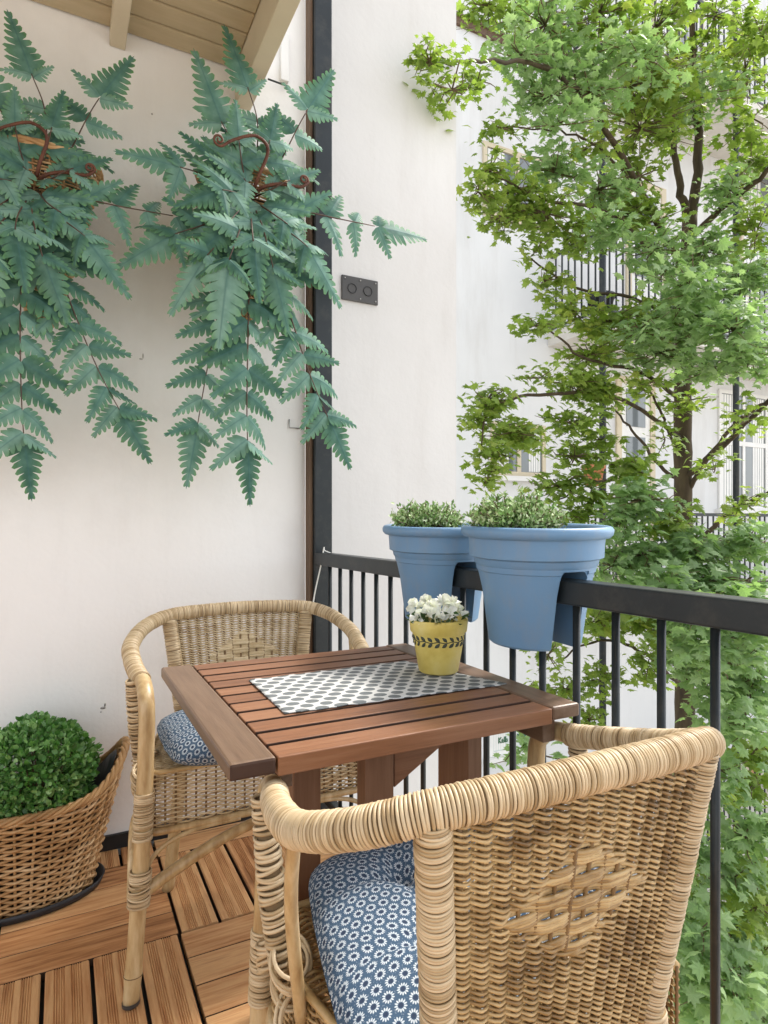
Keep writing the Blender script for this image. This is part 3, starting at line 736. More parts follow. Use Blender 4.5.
# ================================================================== FERNS
def fern_leaf(mb, base, D, Nn, L, W, curl=.15, fold=.25, nl=8, mi=0):
    D = unit(D); Nn = unit(Nn - D * np.dot(Nn, D)); B = np.cross(Nn, D)
    def pt(s, q, w):      # s along, q signed distance across
        return base + D * (L * s) + B * q + Nn * (-curl * L * s * s - fold * abs(q) * (1 + .8 * abs(q) / (w + 1e-6) * .5))
    def wd(s): return W / 2 * min(1, .55 + s * 2.6) * max(0.0, 1.01 - s) ** .8 * 1.15
    V, UV, Fc = [], [], []
    def av(p, uv): V.append(p); UV.append(uv); return len(V) - 1
    ss = [.02 + .93 * i / nl for i in range(nl + 1)]
    dl = .93 / nl
    mid = [av(pt(s, 0, W) + Nn * .0, (0, s)) for s in ss] + [av(pt(1, 0, W), (.9, 1))]
    for sg in (1, -1):
        nt = [av(pt(s, sg * .31 * wd(s), W), (.31, s)) for s in ss]
        for i in range(nl):
            s = ss[i]; w = wd(s + .5 * dl) * random.uniform(.9, 1.08); up = random.uniform(-.06, .10) * w
            k = 1 - .75 * s; a = av(pt(s + .22 * dl + .045 * k, sg * .80 * w, W) + Nn * up, (.8, s))
            c2 = av(pt(s + .62 * dl + .075 * k, sg * 1.0 * w, W) + Nn * up, (1, s))
            e = av(pt(s + .95 * dl + .06 * k, sg * .84 * w, W) + Nn * up, (.85, s))
            q = (mid[i], nt[i], nt[i + 1], mid[i + 1]); pgn = (nt[i], a, c2, e, nt[i + 1])
            if sg < 0: q = q[::-1]; pgn = pgn[::-1]
            Fc += [q, pgn]
        tt = (mid[nl], nt[nl], mid[nl + 1]); Fc.append(tt if sg > 0 else tt[::-1])
    mb.add(V, Fc, mi, UV, smooth=False)

FHY = 1.96
hub = OY(250, 199, FHY)
fern = empty('fern_plant', hub)
K = 2.0 / F          # metres per pixel near the hub
def loc2(px, py, out=0.0):       # pixel of the photograph + metres towards the room -> fern local
    return OY(px, py, FHY - out) - hub
# frond: rachis points (px,py,out), terminal leaf length px, leaflet length px, number of pairs, start of pairs (0..1)
FR = [([(250, 199, .0), (236, 150, .06), (217, 112, .08), (194, 44, .06)], 74, 40, 3, .18),
      ([(250, 199, .0), (258, 130, .05), (246, 82, .07), (225, 20, .05)], 66, 34, 3, .25),
      ([(250, 199, .0), (278, 165, .06), (304, 116, .09), (336, 66, .08)], 64, 48, 4, .12),
      ([(250, 199, .0), (210, 177, .08), (166, 163, .12), (113, 148, .12)], 56, 48, 3, .15),
      ([(250, 199, .02), (290, 208, .12), (340, 219, .16), (430, 237, .12)], 66, 44, 5, .12),
      ([(250, 199, .02), (210, 222, .12), (165, 238, .16), (112, 268, .10)], 62, 46, 4, .15),
      ([(250, 199, .02), (228, 270, .14), (207, 370, .12), (187, 490, .06)], 58, 43, 9, .20),
      ([(250, 199, .03), (249, 290, .16), (247, 420, .14), (252, 508, .10)], 60, 53, 10, .18),
      ([(250, 199, .03), (276, 270, .15), (312, 380, .14), (353, 471, .10)], 60, 50, 10, .16),
      ([(250, 199, .04), (280, 225, .18), (315, 255, .22), (345, 309, .18)], 66, 40, 3, .2),
      ([(250, 199, .04), (225, 235, .18), (195, 270, .20), (167, 316, .16)], 64, 42, 4, .2),
      ([(250, 199, .05), (238, 235, .22), (224, 280, .26), (218, 352, .22)], 78, 44, 3, .2),
      ([(250, 199, .05), (262, 225, .2), (275, 275, .22), (290, 335, .18)], 60, 44, 4, .2),
      ([(250, 199, .04), (245, 180, .10), (232, 165, .14), (205, 150, .15)], 46, 36, 2, .3),
      ([(250, 199, .04), (270, 190, .12), (290, 180, .14), (322, 168, .12)], 44, 36, 2, .3),
      ([(250, 199, .05), (235, 215, .18), (215, 240, .22), (190, 262, .2)], 52, 38, 3, .2),
      ([(250, 199, .05), (252, 228, .22), (256, 262, .26), (262, 305, .24)], 58, 40, 3, .25)]
FR += [([(250, 199, .05), (225, 190, .18), (200, 195, .2), (172, 205, .16)], 50, 40, 3, .25),
       ([(250, 199, .05), (275, 215, .2), (300, 235, .2), (325, 268, .16)], 56, 40, 3, .25),
       ([(250, 199, .04), (228, 172, .1), (205, 150, .1), (178, 128, .08)], 46, 38, 2, .35),
       ([(250, 199, .04), (262, 170, .1), (270, 140, .12), (278, 100, .1)], 46, 36, 2, .35),
       ([(250, 199, .04), (243, 170, .1), (238, 130, .12), (236, 96, .1)], 44, 36, 2, .35)]
for pts, lt, ll, npairs, f0 in FR:
    fb = MB()
    cv = catmull([loc2(*p) for p in pts], 10)
    seg = np.linalg.norm(np.diff(cv, axis=0), axis=1); Lc = np.concatenate([[0], np.cumsum(seg)]); tot = Lc[-1]
    def at(s):
        p = np.array([np.interp(s, Lc, cv[:, k]) for k in range(3)])
        q = np.array([np.interp(min(tot, s + .012), Lc, cv[:, k]) for k in range(3)]); q0 = np.array([np.interp(max(0, s - .012), Lc, cv[:, k]) for k in range(3)])
        return p, unit(q - q0)
    LT = lt * K
    st = tot - LT
    m = Lc <= st + .01
    rp = cv[m] if m.sum() > 2 else cv[:3]
    fb.tube(rp, np.linspace(.0032, .0016, len(rp)), seg=6, mi=1)
    p, t = at(st); pe = cv[-1]
    face = np.array([0, -1, .25])
    fern_leaf(fb, p, pe - p, face + rng.normal(0, .12, 3), np.linalg.norm(pe - p), LT * .56, curl=.06, fold=.16, nl=9)
    for k in range(npairs):
        s = f0 * tot + (st * .985 - f0 * tot) * (k / max(1, npairs - 1) if npairs > 1 else .8)
        p, t = at(s)
        Ls = ll * K * (1.10 - .38 * k / max(1, npairs - 1))
        for sg in (1, -1):
            N0 = unit(face + rng.normal(0, .22, 3))
            Bx = unit(np.cross(N0, t)) * sg
            ang = math.radians(random.uniform(56, 72))
            D = t * math.cos(ang) + Bx * math.sin(ang) + np.array([0, 0, -.10])
            l = Ls * random.uniform(.88, 1.12)
            fern_leaf(fb, p + t * sg * .003, D, N0 + Bx * .25, l, l * .62, curl=random.uniform(.05, .45), fold=random.uniform(.05, .4), nl=7)
    fb.build('frond', [M['fern'], M['fern_stem']], fern)
# curled fiddleheads
def fiddle(pts, curl_c, r0, turn, a0):
    p = [loc2(*q) for q in pts]; cv = list(catmull(p, 8))
    c = loc2(*curl_c); d = cv[-1] - c; r = math.hypot(d[0], d[2]); a = math.atan2(d[2], d[0])
    for k in range(1, 28):
        th = a + turn * k / 27 * 1.5 * 2 * PI * .95; rr = r * (1 - .75 * k / 27)
        cv.append(c + np.array([math.cos(th) * rr, -.004 * k / 27, math.sin(th) * rr]))
    b = MB(); cv = np.array(cv); rad = np.linspace(.0058, .0026, len(cv))
    b.tube(cv, rad, seg=8)
    for i in range(0, len(cv) - 30, 1):
        for _ in range(3):
            dv = unit(rng.normal(size=3)); b.tube([cv[i], cv[i] + dv * (rad[i] + .006)], [.0012, .0004], seg=4)
    b.build('curled_stem', M['fiddle'], fern)
fiddle([(250, 199, .06), (258, 178, .11), (268, 150, .14), (256, 136, .15), (236, 139, .15), (222, 146, .15)], (219, 140, .15), .02, -1, 0)
fiddle([(250, 199, .06), (262, 188, .11), (280, 184, .13), (300, 187, .14), (308, 183, .14)], (304, 180, .14), .02, 1, 0)
fiddle([(255, 196, .06), (240, 203, .10), (222, 208, .12), (214, 204, .12)], (218, 201, .12), .02, -1, 0)
tag(fern, 'blue green fern seen whole, hanging on the wall next to the dark post', 'fern', 'ferns hanging on the end wall')
hub1 = OY(42, 188, 2.0)
f2 = copy_tree(fern); f2.location = hub1; f2.scale = (.90, .90, .90)
f2['label'] = 'blue green fern in wall basket with its left fronds cut off by the picture edge'

# cone shaped wicker wall baskets
def cone_basket():
    r = empty('wall_basket', hub + np.array([0, .06, 0]))
    def S(u, v):
        R = .105 * (1 - v) ** .75 + .012; a = u * 2 * PI
        return np.array([R * 1.25 * math.cos(a), R * .95 * math.sin(a) , .07 - .46 * v])
    b = MB(); weave(b, S, 22, 52, rs=.003, rw=.0034, amp=.004, pp=3, seg=5, closed=True); b.build('woven_cone', [M['wicker'], M['wicker']], r)
    b = MB(); a = np.linspace(0, 2 * PI, 40, endpoint=False)
    for k in range(3):
        b.tube(np.stack([(.148 + .003 * k) * np.cos(a), (.112 + .003 * k) * np.sin(a), .074 + .006 * np.sin(8 * a + k * 2)], -1), .006, seg=7, closed=True)
    b.build('rim', M['wicker'], r)
    b = MB(); b.tube([(-.02, .10, .07), (0, WY - hub[1] - .06 - .005, .16), (.02, .10, .07)], .002, seg=6); b.build('hanger', M['dark_metal'], r)
    return r
wb = cone_basket(); tag(wb, 'cone shaped wicker wall basket hidden behind the fern next to the post', 'basket', 'wicker wall baskets')
wb2 = copy_tree(wb); wb2.location = hub1 + np.array([.0, .02, .0]); wb2['label'] = 'cone shaped wicker wall basket behind the fern at the picture edge'

# ================================================================== PLANTERS ON THE RAIL
def bis(bm, co, no, clear_outer):
    geom = bm.verts[:] + bm.edges[:] + bm.faces[:]
    r = bmesh.ops.bisect_plane(bm, geom=geom, plane_co=co, plane_no=no, clear_outer=clear_outer, clear_inner=not clear_outer, dist=1e-6)
    es = [e for e in r['geom_cut'] if isinstance(e, bmesh.types.BMEdge)]
    bmesh.ops.holes_fill(bm, edges=es, sides=0)
def pot_solid(prof, seg=72):
    bm = bmesh.new(); rows = []
    for r, z in prof:
        rows.append([bm.verts.new((r * math.cos(2 * PI * k / seg), r * math.sin(2 * PI * k / seg), z)) for k in range(seg)])
    for a, c in zip(rows, rows[1:]):
        for k in range(seg): bm.faces.new((a[k], a[(k + 1) % seg], c[(k + 1) % seg], c[k]))
    bm.faces.new(rows[0][::-1]); bm.faces.new(rows[-1]); return bm
def make_planter(loc):
    r = empty('rail_planter', loc)
    prof = [(.082, -.222), (.088, -.228 + .006), (.101, -.12), (.1095, -.082), (.112, -.080), (.1135, -.070), (.1165, -.066), (.1185, -.056), (.1265, -.052), (.1275, -.028), (.129, -.010)]
    prof[0] = (.084, -.226)
    sl = .032; zc = -.074
    mb = MB()
    for part in range(3):
        bm = pot_solid(prof)
        if part == 0: bis(bm, (-sl, 0, 0), (1, 0, 0), True); bis(bm, (0, 0, zc), (0, 0, 1), True)
        if part == 1: bis(bm, (sl, 0, 0), (1, 0, 0), False); bis(bm, (0, 0, zc), (0, 0, 1), True)
        if part == 2: bis(bm, (0, 0, zc), (0, 0, 1), False)
        bmesh.ops.recalc_face_normals(bm, faces=bm.faces)
        bm.verts.index_update()
        for sm in (False,):
            V = [v.co[:] for v in bm.verts]; Fc = [[v.index for v in f.verts] for f in bm.faces]
        mb.add(V, Fc, 0, smooth=False); bm.free()
    # rounded shoulders of the slot
    for sg in (1, -1):
        pr = [(sg * sl, zc + .0005)] + [(sg * (sl - .016 + .016 * math.cos(t)), zc - .016 + .016 * math.sin(t)) for t in np.linspace(0, PI / 2, 6)] 
        mb.prism([(p[0], p[1]) for p in pr], 1, -.104, .104)
    body = mb.build('pot_body', M['planter_blue'], r)
    for p in body.data.polygons: p.use_smooth = True
    body.data.update()
    try:
        body.data.set_sharp_from_angle(angle=math.radians(28))
    except Exception: pass
    b = MB(); b.lathe([(.122, -.03), (.128, -.016), (.1375, -.014), (.1425, -.008), (.1435, 0), (.1405, .006), (.135, .008), (.128, .006), (.1235, -.002), (.121, -.03)], 72); b.build('rim', M['planter_blue'], r)
    b = MB(); b.lathe([(0, -.0045), (.06, -.004), (.125, -.006)], 48); b.build('soil', M['soil'], r)
    b = MB(); b.box(-.0335, .05, -.012, .012, -.196, -.180, bev=.002); b.build('clamp', M['black_plastic'], r)
    return r
pc1 = np.array([RX, .94, 1.010]); pc2 = np.array([RX, 1.275, 1.010])
pl1 = make_planter(pc1); tag(pl1, 'large blue plastic planter straddling the rail, nearer one with open rear rim', 'planter', 'blue planters on the railing')
pl2 = copy_tree(pl1); pl2.location = pc2; pl2['label'] = 'blue plastic planter straddling the rail behind the yellow pot'
for o in (pl1, pl2): o.rotation_euler = (math.radians(2.0), math.radians(-1.0), 0); o.scale = (1, 1, .965)

LV = [(0, 0, 0), (.30, .45, .06), (0, 1.0, -.08), (-.30, .45, .06)]; LF = [(0, 1, 2), (0, 2, 3)]
def shrublet(loc, ext, n, seed, label, grp):
    r = np.random.default_rng(seed); root = empty('herb_plant', loc); tag(root, label, 'plant', grp)
    st, lf = MB(), MB()
    ns = n // 12
    for k in range(ns):
        a = r.uniform(0, 2 * PI); rad = math.sqrt(r.uniform(0, 1)); 
        b0 = np.array([math.cos(a) * rad * ext[0] * .6, math.sin(a) * rad * ext[1] * .6, 0])
        hh = ext[2] * (1 - .6 * rad ** 2) * r.uniform(.72, 1.16)
        e = np.array([math.cos(a) * rad * ext[0] * 1.0, math.sin(a) * rad * ext[1], hh]) + r.normal(0, .006, 3)
        m = (b0 + e) / 2 + np.array([0, 0, .006])
        st.tube(catmull([b0, m, e], 3), .0011, seg=4)
        t = r.uniform(.25, 1.05, 22)
        pos = b0 + (e - b0) * t[:, None] + r.normal(0, .0035, (22, 3))
        D = unit(r.normal(0, 1, (22, 3)) + np.array([0, 0, .9]) + unit(e - b0) * .3)
        Z = unit(np.cross(D, r.normal(size=(22, 3)))); X = np.cross(D, Z)
        lf.scatter(LV, LF, pos, X, D, Z, r.uniform(.006, .0125, 22))
    lf.build('foliage', M['shrublet'], root); st.build('stem', M['twig'], root)
    return root
shrublet(pc1 + np.array([-.035, .012, -.004]), (.098, .085, .062), 2600, 3, 'small pale grey green herb plant growing in the nearer blue planter', 'herbs in the blue planters')
shrublet(pc2 + np.array([-.028, .02, -.004]), (.092, .075, .058), 2200, 5, 'small pale grey green herb plant growing in the blue planter behind the yellow pot', 'herbs in the blue planters')

# ================================================================== TABLE
TZ = .72; TX0, TX1, TY0, TY1 = .185, .772, .778, 1.375
tb = empty('garden_table', ((TX0 + TX1) / 2, (TY0 + TY1) / 2, 0)); tag(tb, 'reddish brown slatted wooden folding table pushed against the railing', 'table')
to = -np.array(tb.location)
def tpart(mb, name, mat):
    o = mb.build(name, mat, tb); o.location = to; return o
b = MB(); ns = 11; pitch = (TY1 - TY0) / ns
for k in range(ns):
    b.box(TX0 + .0635, TX1 - .0615, TY0 + k * pitch + .0005, TY0 + (k + 1) * pitch - .0085, TZ - .026, TZ + random.uniform(-.0008, .0), bev=.0016)
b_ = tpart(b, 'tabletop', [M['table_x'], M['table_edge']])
for p in b_.data.polygons:      # darker edges down in the gaps between the slats
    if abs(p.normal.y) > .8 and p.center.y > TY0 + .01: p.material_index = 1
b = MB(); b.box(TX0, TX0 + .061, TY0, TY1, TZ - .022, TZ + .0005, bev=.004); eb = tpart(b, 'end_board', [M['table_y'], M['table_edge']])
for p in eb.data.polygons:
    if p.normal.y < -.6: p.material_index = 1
b = MB(); b.box(TX1 - .059, TX1, TY0 + .002, TY1, TZ - .022, TZ + .0005, bev=.004); tpart(b, 'end_board', M['table_y'])
b = MB(); b.box(TX1 - .062, TX1 - .036, TY0 + .022, TY1 - .02, TZ - .064, TZ - .0265, bev=.002); tpart(b, 'apron_rail', M['table_y'])
b = MB(); b.box(TX0 + .075, TX0 + .10, TY0 + .05, TY1 - .02, TZ - .064, TZ - .0265, bev=.002); tpart(b, 'apron_rail', M['table_y'])
def leg(x0, x1, y0, y1): 
    b = MB(); b.box(x0, x1, y0, y1, 0.001, TZ - .0268, bev=.002); tpart(b, 'leg', M['table_z'])
def lx(px, Y): return OY(px, 760, Y)[0]
leg(lx(293, .90), lx(321, .90), .90, .935)
leg(lx(365, .86), lx(394, .86), .86, .89)
leg(lx(468, .87), lx(482, .87), .87, .965)
leg(.452, .485, 1.27, 1.305); leg(.62, .65, 1.25, 1.30)
b = MB()
g0, g1 = lx(394, .868) + .001, lx(467, .868) - .001
b.prism([(g0, TZ - .027), (g1, TZ - .027), (g1, TZ - .034), (g0, TZ - .115)], 1, .868, .888); tpart(b, 'corner_brace', M['table_x'])
b = MB(); b.tube(np.array([OY(533, 733, .93), OY(531, 738, .91), OY(535, 742, .90)]), .002, seg=6); tpart(b, 'hook', M['screw'])

# runner
rc = [OZ(249, 680, TZ + .002), OZ(285, 713.5, TZ + .002), OZ(507, 684, TZ + .002), OZ(404, 661, TZ + .002)]
rb = MB(); nu_, nv_ = 60, 30
def runner_pt(i, j):
    u, v = i / nu_, j / nv_
    p = (1 - u) * ((1 - v) * rc[0] + v * rc[1]) + u * ((1 - v) * rc[3] + v * rc[2])
    edge = .0012 * math.sin(i * 1.3) * (1 if j in (0, nv_) else 0)
    return p + np.array([0, edge, 0])
top, uvs = [], []
A0 = rc[0]; ex = unit((rc[3] - rc[0]) * [1, 1, 0]); ey = np.array([-ex[1], ex[0], 0])
for i in range(nu_ + 1):
    for j in range(nv_ + 1):
        p = runner_pt(i, j); zz = TZ + .0022 + .0012 * max(0, math.sin(i * .55 + j * .2)) * random.uniform(.5, 1) * (.4 + .6 * (i in (0, nu_) or j in (0, nv_)))
        p[2] = zz; top.append(p); uvs.append(((p - A0) @ ex, (p - A0) @ ey))
fc = [(i * (nv_ + 1) + j, i * (nv_ + 1) + j + 1, (i + 1) * (nv_ + 1) + j + 1, (i + 1) * (nv_ + 1) + j) for i in range(nu_) for j in range(nv_)]
rb.add(top, fc, 0, uvs)
bot = np.array(top) - [0, 0, .0014]; rb.add(bot, [f[::-1] for f in fc], 0, uvs)
per = [(i, 0) for i in range(nu_)] + [(nu_, j) for j in range(nv_)] + [(i, nv_) for i in range(nu_, 0, -1)] + [(0, j) for j in range(nv_, 0, -1)]
pid = [i * (nv_ + 1) + j for i, j in per]; nP = len(top)
rb.f.append((np.array([(a + rb.n - 2 * nP, c + rb.n - 2 * nP, c + rb.n - nP, a + rb.n - nP) for a, c in zip(pid, pid[1:] + pid[:1])]), 0, True))
tag(rb.build('table_runner', M['runner']), 'white cloth printed with grey ovals lying across the wooden table', 'table cloth')

# yellow pot and its flowers
yp = OZ(438.5, 671, TZ + .005); yp[2] = TZ + .0045
pot = empty('flower_pot', yp); tag(pot, 'yellow glazed flower pot with dark leaf garland standing on the cloth', 'flower pot')
S_ = 1.0; PH = .106
b = MB(); b.lathe([(0, 0), (.036, 0), (.0395, .003), (.0515, PH - .034), (.0522, PH - .028), (.0565, PH - .024), (.0590, PH - .002), (.0585, PH), (.053, PH), (.050, PH - .012), (.0, PH - .013)], 56)
b.build('pot', M['pot_yellow'], pot)
b = MB()
def on_pot(a, z, off=.0006):
    R = np.interp(z, [.003, PH - .034], [.0395, .0515]) + off
    return np.array([R * math.cos(a), R * math.sin(a), z])
for k in range(11):
    a0 = 2 * PI * k / 11; zc = PH - .040
    b.tube([on_pot(a0 + t, zc + .0012 * math.sin(t * 11)) for t in np.linspace(0, 2 * PI / 11, 7)], .0009, seg=5)
    for sg in (1, -1):
        for q, (da, dz, L_) in enumerate(((.20, .0062, .27), (.48, .0058, .25))):
            pts = [on_pot(a0 + da - L_ * t * .75, zc + sg * (.0008 + dz * 1.5 * t ** .7)) for t in np.linspace(0, 1, 6)]
            b.tube(pts, [.00012, .00062, .0009, .0008, .0005, .0001], seg=8, flat=4.0)
b.build('garland', M['garland'], pot)
fl_ = empty('white_flowers', yp + np.array([0, 0, PH - .012])); tag(fl_, 'bunch of small white double flowers planted in the yellow pot', 'flowers')
r9 = np.random.default_rng(9)
blo = [(-.050, -.006, .018, .015), (-.040, .022, .034, .016), (-.022, -.030, .020, .017), (-.020, -.004, .036, .015), (-.008, .034, .040, .015), (.006, -.036, .022, .017), (.012, .0, .042, .016), (.034, -.024, .024, .016), (.040, .004, .038, .015), (.028, .032, .040, .015), (.052, .018, .026, .013), (-.034, -.016, .027, .013), (.022, -.012, .030, .013)]
for (fx_, fy_, fzz, fr) in blo:
    b = MB(); n = 18
    D = unit(r9.normal(size=(n, 3)) + np.array([0, 0, .75])); 
    Z = unit(np.cross(D, r9.normal(size=(n, 3)))); X = np.cross(D, Z)
    pet = [(0, 0, 0), (.40, .35, .10), (.42, .8, .18), (0, 1.0, .12), (-.42, .8, .18), (-.40, .35, .10), (0, .5, -.04)]
    pf = [(0, 1, 6), (1, 2, 6), (2, 3, 6), (3, 4, 6), (4, 5, 6), (5, 0, 6)]
    b.scatter(pet, pf, np.tile(np.array([fx_, fy_, fzz]), (n, 1)) + D * fr * .12, X, D, Z, 1.22 * fr * r9.uniform(.65, 1.0, n))
    b.build('blossom', M['petal'], fl_)
b = MB(); n = 90
a = r9.uniform(0, 2 * PI, n); rr = .05 * np.sqrt(r9.uniform(.1, 1, n))
pos = np.stack([rr * np.cos(a), rr * np.sin(a), r9.uniform(.0, .030, n)], -1)
D = unit(np.stack([np.cos(a), np.sin(a), r9.normal(.3, .4, n)], -1)); Z = unit(np.cross(D, r9.normal(size=(n, 3)))); X = np.cross(D, Z)
b.scatter(LV, LF, pos, X, D, Z, r9.uniform(.014, .024, n)); b.build('leaves', M['leaf_dark'], fl_)

# ================================================================== RATTAN CHAIRS
def make_chair(loc, rz):
    r = empty('rattan_chair', loc, rz)
    Lh = [(-.253, .132, .667), (-.261, .095, .673), (-.271, .02, .690), (-.273, -.065, .713), (-.242, -.145, .744), (-.183, -.186, .765), (-.10, -.200, .771)]
    full = Lh + [(0, -.204, .773)] + [(-x, y, z) for x, y, z in Lh[::-1]]
    rim = catmull(full, 10)
    b = MB(); b.tube(rim, .0170, seg=14, mi=1)
    b.rings(rim, .0174, .0038, rt=.00185, rr=.0015, seg=26, tseg=7)
    b.build('arm_rail', [M['wrap'], M['wrap_core']], r)
    # back panel
    def S(u, v):
        uu = 2 * u - 1
        hw = .182 - .037 * v
        return np.array([hw * uu, -.190 + .052 * v - .015 * (1 - uu * uu), .752 + .006 * (1 - uu * uu) - .322 * v])
    b = MB(); twine(b, S, 17, 50, rs=.0030, rw=.00185, amp=.0046, dz=.0029, pp=6, seg=6, diamond=(7.6, 18, 4.6, 10.5))
    b.build('back_panel', [M['weaver'], M['stake']], r)
    for sg in (-1, 1):
        pth = catmull([(sg * .183, -.186, .757), (sg * .165, -.162, .60), (sg * .147, -.137, .44)], 10)
        b = MB(); b.tube(pth, .0165, seg=12, mi=1); b.rings(pth, .0172, .0038, rt=.0019, rr=.0014, seg=24, tseg=6, tilt=.03)
        b.build('back_post', [M['wrap'], M['wrap_core']], r)
        # rear leg
        pth = catmull([(sg * .148, -.139, .455), (sg * .166, -.163, .22), (sg * .185, -.193, .001)], 8)
        b = MB(); b.tube(pth, .0155, seg=14); lg = b.build('leg', M['pole'], r)
        b = MB(); b.rings(pth, .0165, .0046, seg=18, s0=.02, s1=.07); b.build('binding', [M['wrap']], lg)
        # front leg
        pth = np.concatenate([catmull([(sg * .256, .110, .670), (sg * .250, .165, .663), (sg * .247, .201, .636), (sg * .246, .208, .59)], 6)[:-1], catmull([(sg * .246, .208, .59), (sg * .252, .209, .40), (sg * .262, .210, .20), (sg * .275, .212, .004)], 10)])
        rad = np.full(len(pth), .0158); 
        for nd in (26, 37, 45): rad[nd] *= 1.09
        b = MB(); b.tube(pth, rad, seg=16)
        Tn = unit(pth[-1] - pth[-12])
        for nd in (26, 37, 45):
            a_ = np.linspace(0, 2 * PI, 18, endpoint=False); q_ = pth[nd]
            b.tube(np.stack([q_[0] + rad[nd] * np.cos(a_), q_[1] + rad[nd] * np.sin(a_), q_[2] + .0018 * np.sin(a_ + nd)], -1), .0009, seg=5, mi=1, closed=True)
        lg = b.build('leg', [M['pole'], M['wrap_core']], r)
        b = MB(); b.lathe([(0, 0), (.0145, 0), (.0165, .002), (.0165, .010)], 18, c=(pth[-1][0], pth[-1][1], .0006)); b.build('foot_cap', M['socket_dark'], lg)
        b = MB(); b.rings(pth, .0178, .0042, rt=.0023, rr=.0018, seg=20, s0=.295, s1=.395, tilt=.05); b.build('binding', [M['wrap']], lg)
        b = MB(); b.rings(pth, .0200, .0040, rt=.0023, rr=.0018, seg=20, s0=.46, s1=.535, tilt=.08); b.build('binding', [M['wrap']], lg)
        # wrapped strut beside the front leg
        pth = catmull([(sg * .270, .124, .668), (sg * .262, .112, .56), (sg * .246, .098, .452)], 8)
        b = MB(); b.tube(pth, np.linspace(.012, .016, len(pth)), seg=10, mi=1); b.rings(pth, np.linspace(.0145, .019, len(pth)), .0066, rt=.0027, rr=.0022, seg=20, tilt=.10)
        b.build('side_strut', [M['wrap'], M['wrap_core']], r)
        pth = catmull([(sg * .276, -.055, .715), (sg * .268, -.01, .60), (sg * .244, .035, .44)], 8)
        b = MB(); b.tube(pth, .0078, seg=10); b.build('side_rod', M['pole'], r)
        # knots of loose binding at the foot of the strut
        b = MB()
        for (c, R, tl_, n) in (((sg * .246, .075, .475), .030, .5, 7), ((sg * .243, .045, .425), .036, .9, 7), ((sg * .252, .145, .455), .026, -.6, 8)):
            for k in range(n):
                a = np.linspace(0, 2 * PI, 22, endpoint=False); RR = R * random.uniform(.82, 1.08); tt = tl_ + random.gauss(0, .16); t2 = random.gauss(0, .15)
                ring = np.stack([RR * .8 * np.cos(a), RR * np.sin(a) * math.cos(tt), RR * np.sin(a) * math.sin(tt) + RR * np.cos(a) * t2], -1)
                b.tube(ring + np.array(c) + [0, 0, .0048 * (k - n / 2)], .0026, seg=6, closed=True)
        b.build('knot', M['wrap'], r)
    # arched braces under the seat, front and sides
    for sg in (-1, 1):
        p = catmull([(sg * .272, .203, .215), (sg * .19, .203, .262), (sg * .09, .203, .308), (sg * .0, .203, .333)], 8)
        b = MB(); b.tube(p, np.linspace(.0135, .012, len(p)), seg=12); b.build('brace', M['pole'], r)
        p = catmull([(sg * .262, .195, .245), (sg * .225, .195, .305), (sg * .16, .196, .335), (sg * .06, .197, .340)], 8)
        b = MB(); b.tube(p, .0055, seg=8); b.build('brace', M['pole'], r)
        p = catmull([(sg * .272, .19, .215), (sg * .262, .06, .33), (sg * .215, -.155, .22)], 10)
        b = MB(); b.tube(p, .0115, seg=12); b.build('brace', M['pole'], r)
    # apron, seat
    def outline(u):
        pts = np.array([(-.195, -.140), (-.244, .05), (-.246, .168), (-.236, .187), (-.21, .190), (.21, .190), (.236, .187), (.246, .168), (.244, .05), (.195, -.140)])
        L = np.concatenate([[0], np.cumsum(np.linalg.norm(np.diff(pts, axis=0), axis=1))])
        return np.array([np.interp(u * L[-1], L, pts[:, 0]), np.interp(u * L[-1], L, pts[:, 1])])
    def SA(u, v):
        q = outline(u); return np.array([q[0], q[1], .474 - .125 * v])
    b = MB(); weave(b, SA, 58, 25, rs=.0024, rw=.0021, amp=.003, pp=4, seg=5, eu=6e-3); b.build('apron', [M['weaver'], M['stake']], r)
    b = MB(); us = np.linspace(0, 1, 60)
    b.tube([(*(outline(u) * 1.015), .346) for u in us], .0085, seg=9); b.tube([(*(outline(u) * 1.0), .474) for u in us], .0055, seg=9, mi=1); b.build('seat_frame', [M['pole'], M['weaver']], r)
    def SS(u, v):
        y = .186 - .325 * v; hw = np.interp(y, [-.14, .05, .19], [.195, .243, .244]); return np.array([hw * (2 * u - 1), y, .472])
    b = MB(); weave(b, SS, 24, 56, rs=.0024, rw=.0023, amp=.003, pp=4, seg=5); b.build('seat', [M['weaver'], M['stake']], r)
    return r
ch1 = make_chair((.476, .660, 0), 0.0)
def lean(o):                    # the hand bent frame is a little out of square
    for ch in o.children:
        me = ch.data; n = len(me.vertices); a = np.empty(n * 3); me.vertices.foreach_get('co', a)
        a = a.reshape(-1, 3); a[:, 0] += .078 * (a[:, 1] + .19); me.vertices.foreach_set('co', a.ravel()); me.update()
        lean(ch)
lean(ch1)
tag(ch1, 'wicker armchair turned its woven back to the camera, nearest in front of the table', 'chair', 'rattan armchairs at the table')
ch2 = copy_tree(ch1); ch2.location = (.468, 1.635, 0); ch2.rotation_euler = (0, 0, PI); ch2.scale = (1.10, 1, 1)
ch2['label'] = 'wicker armchair on the far side of the table facing the camera against the wall'

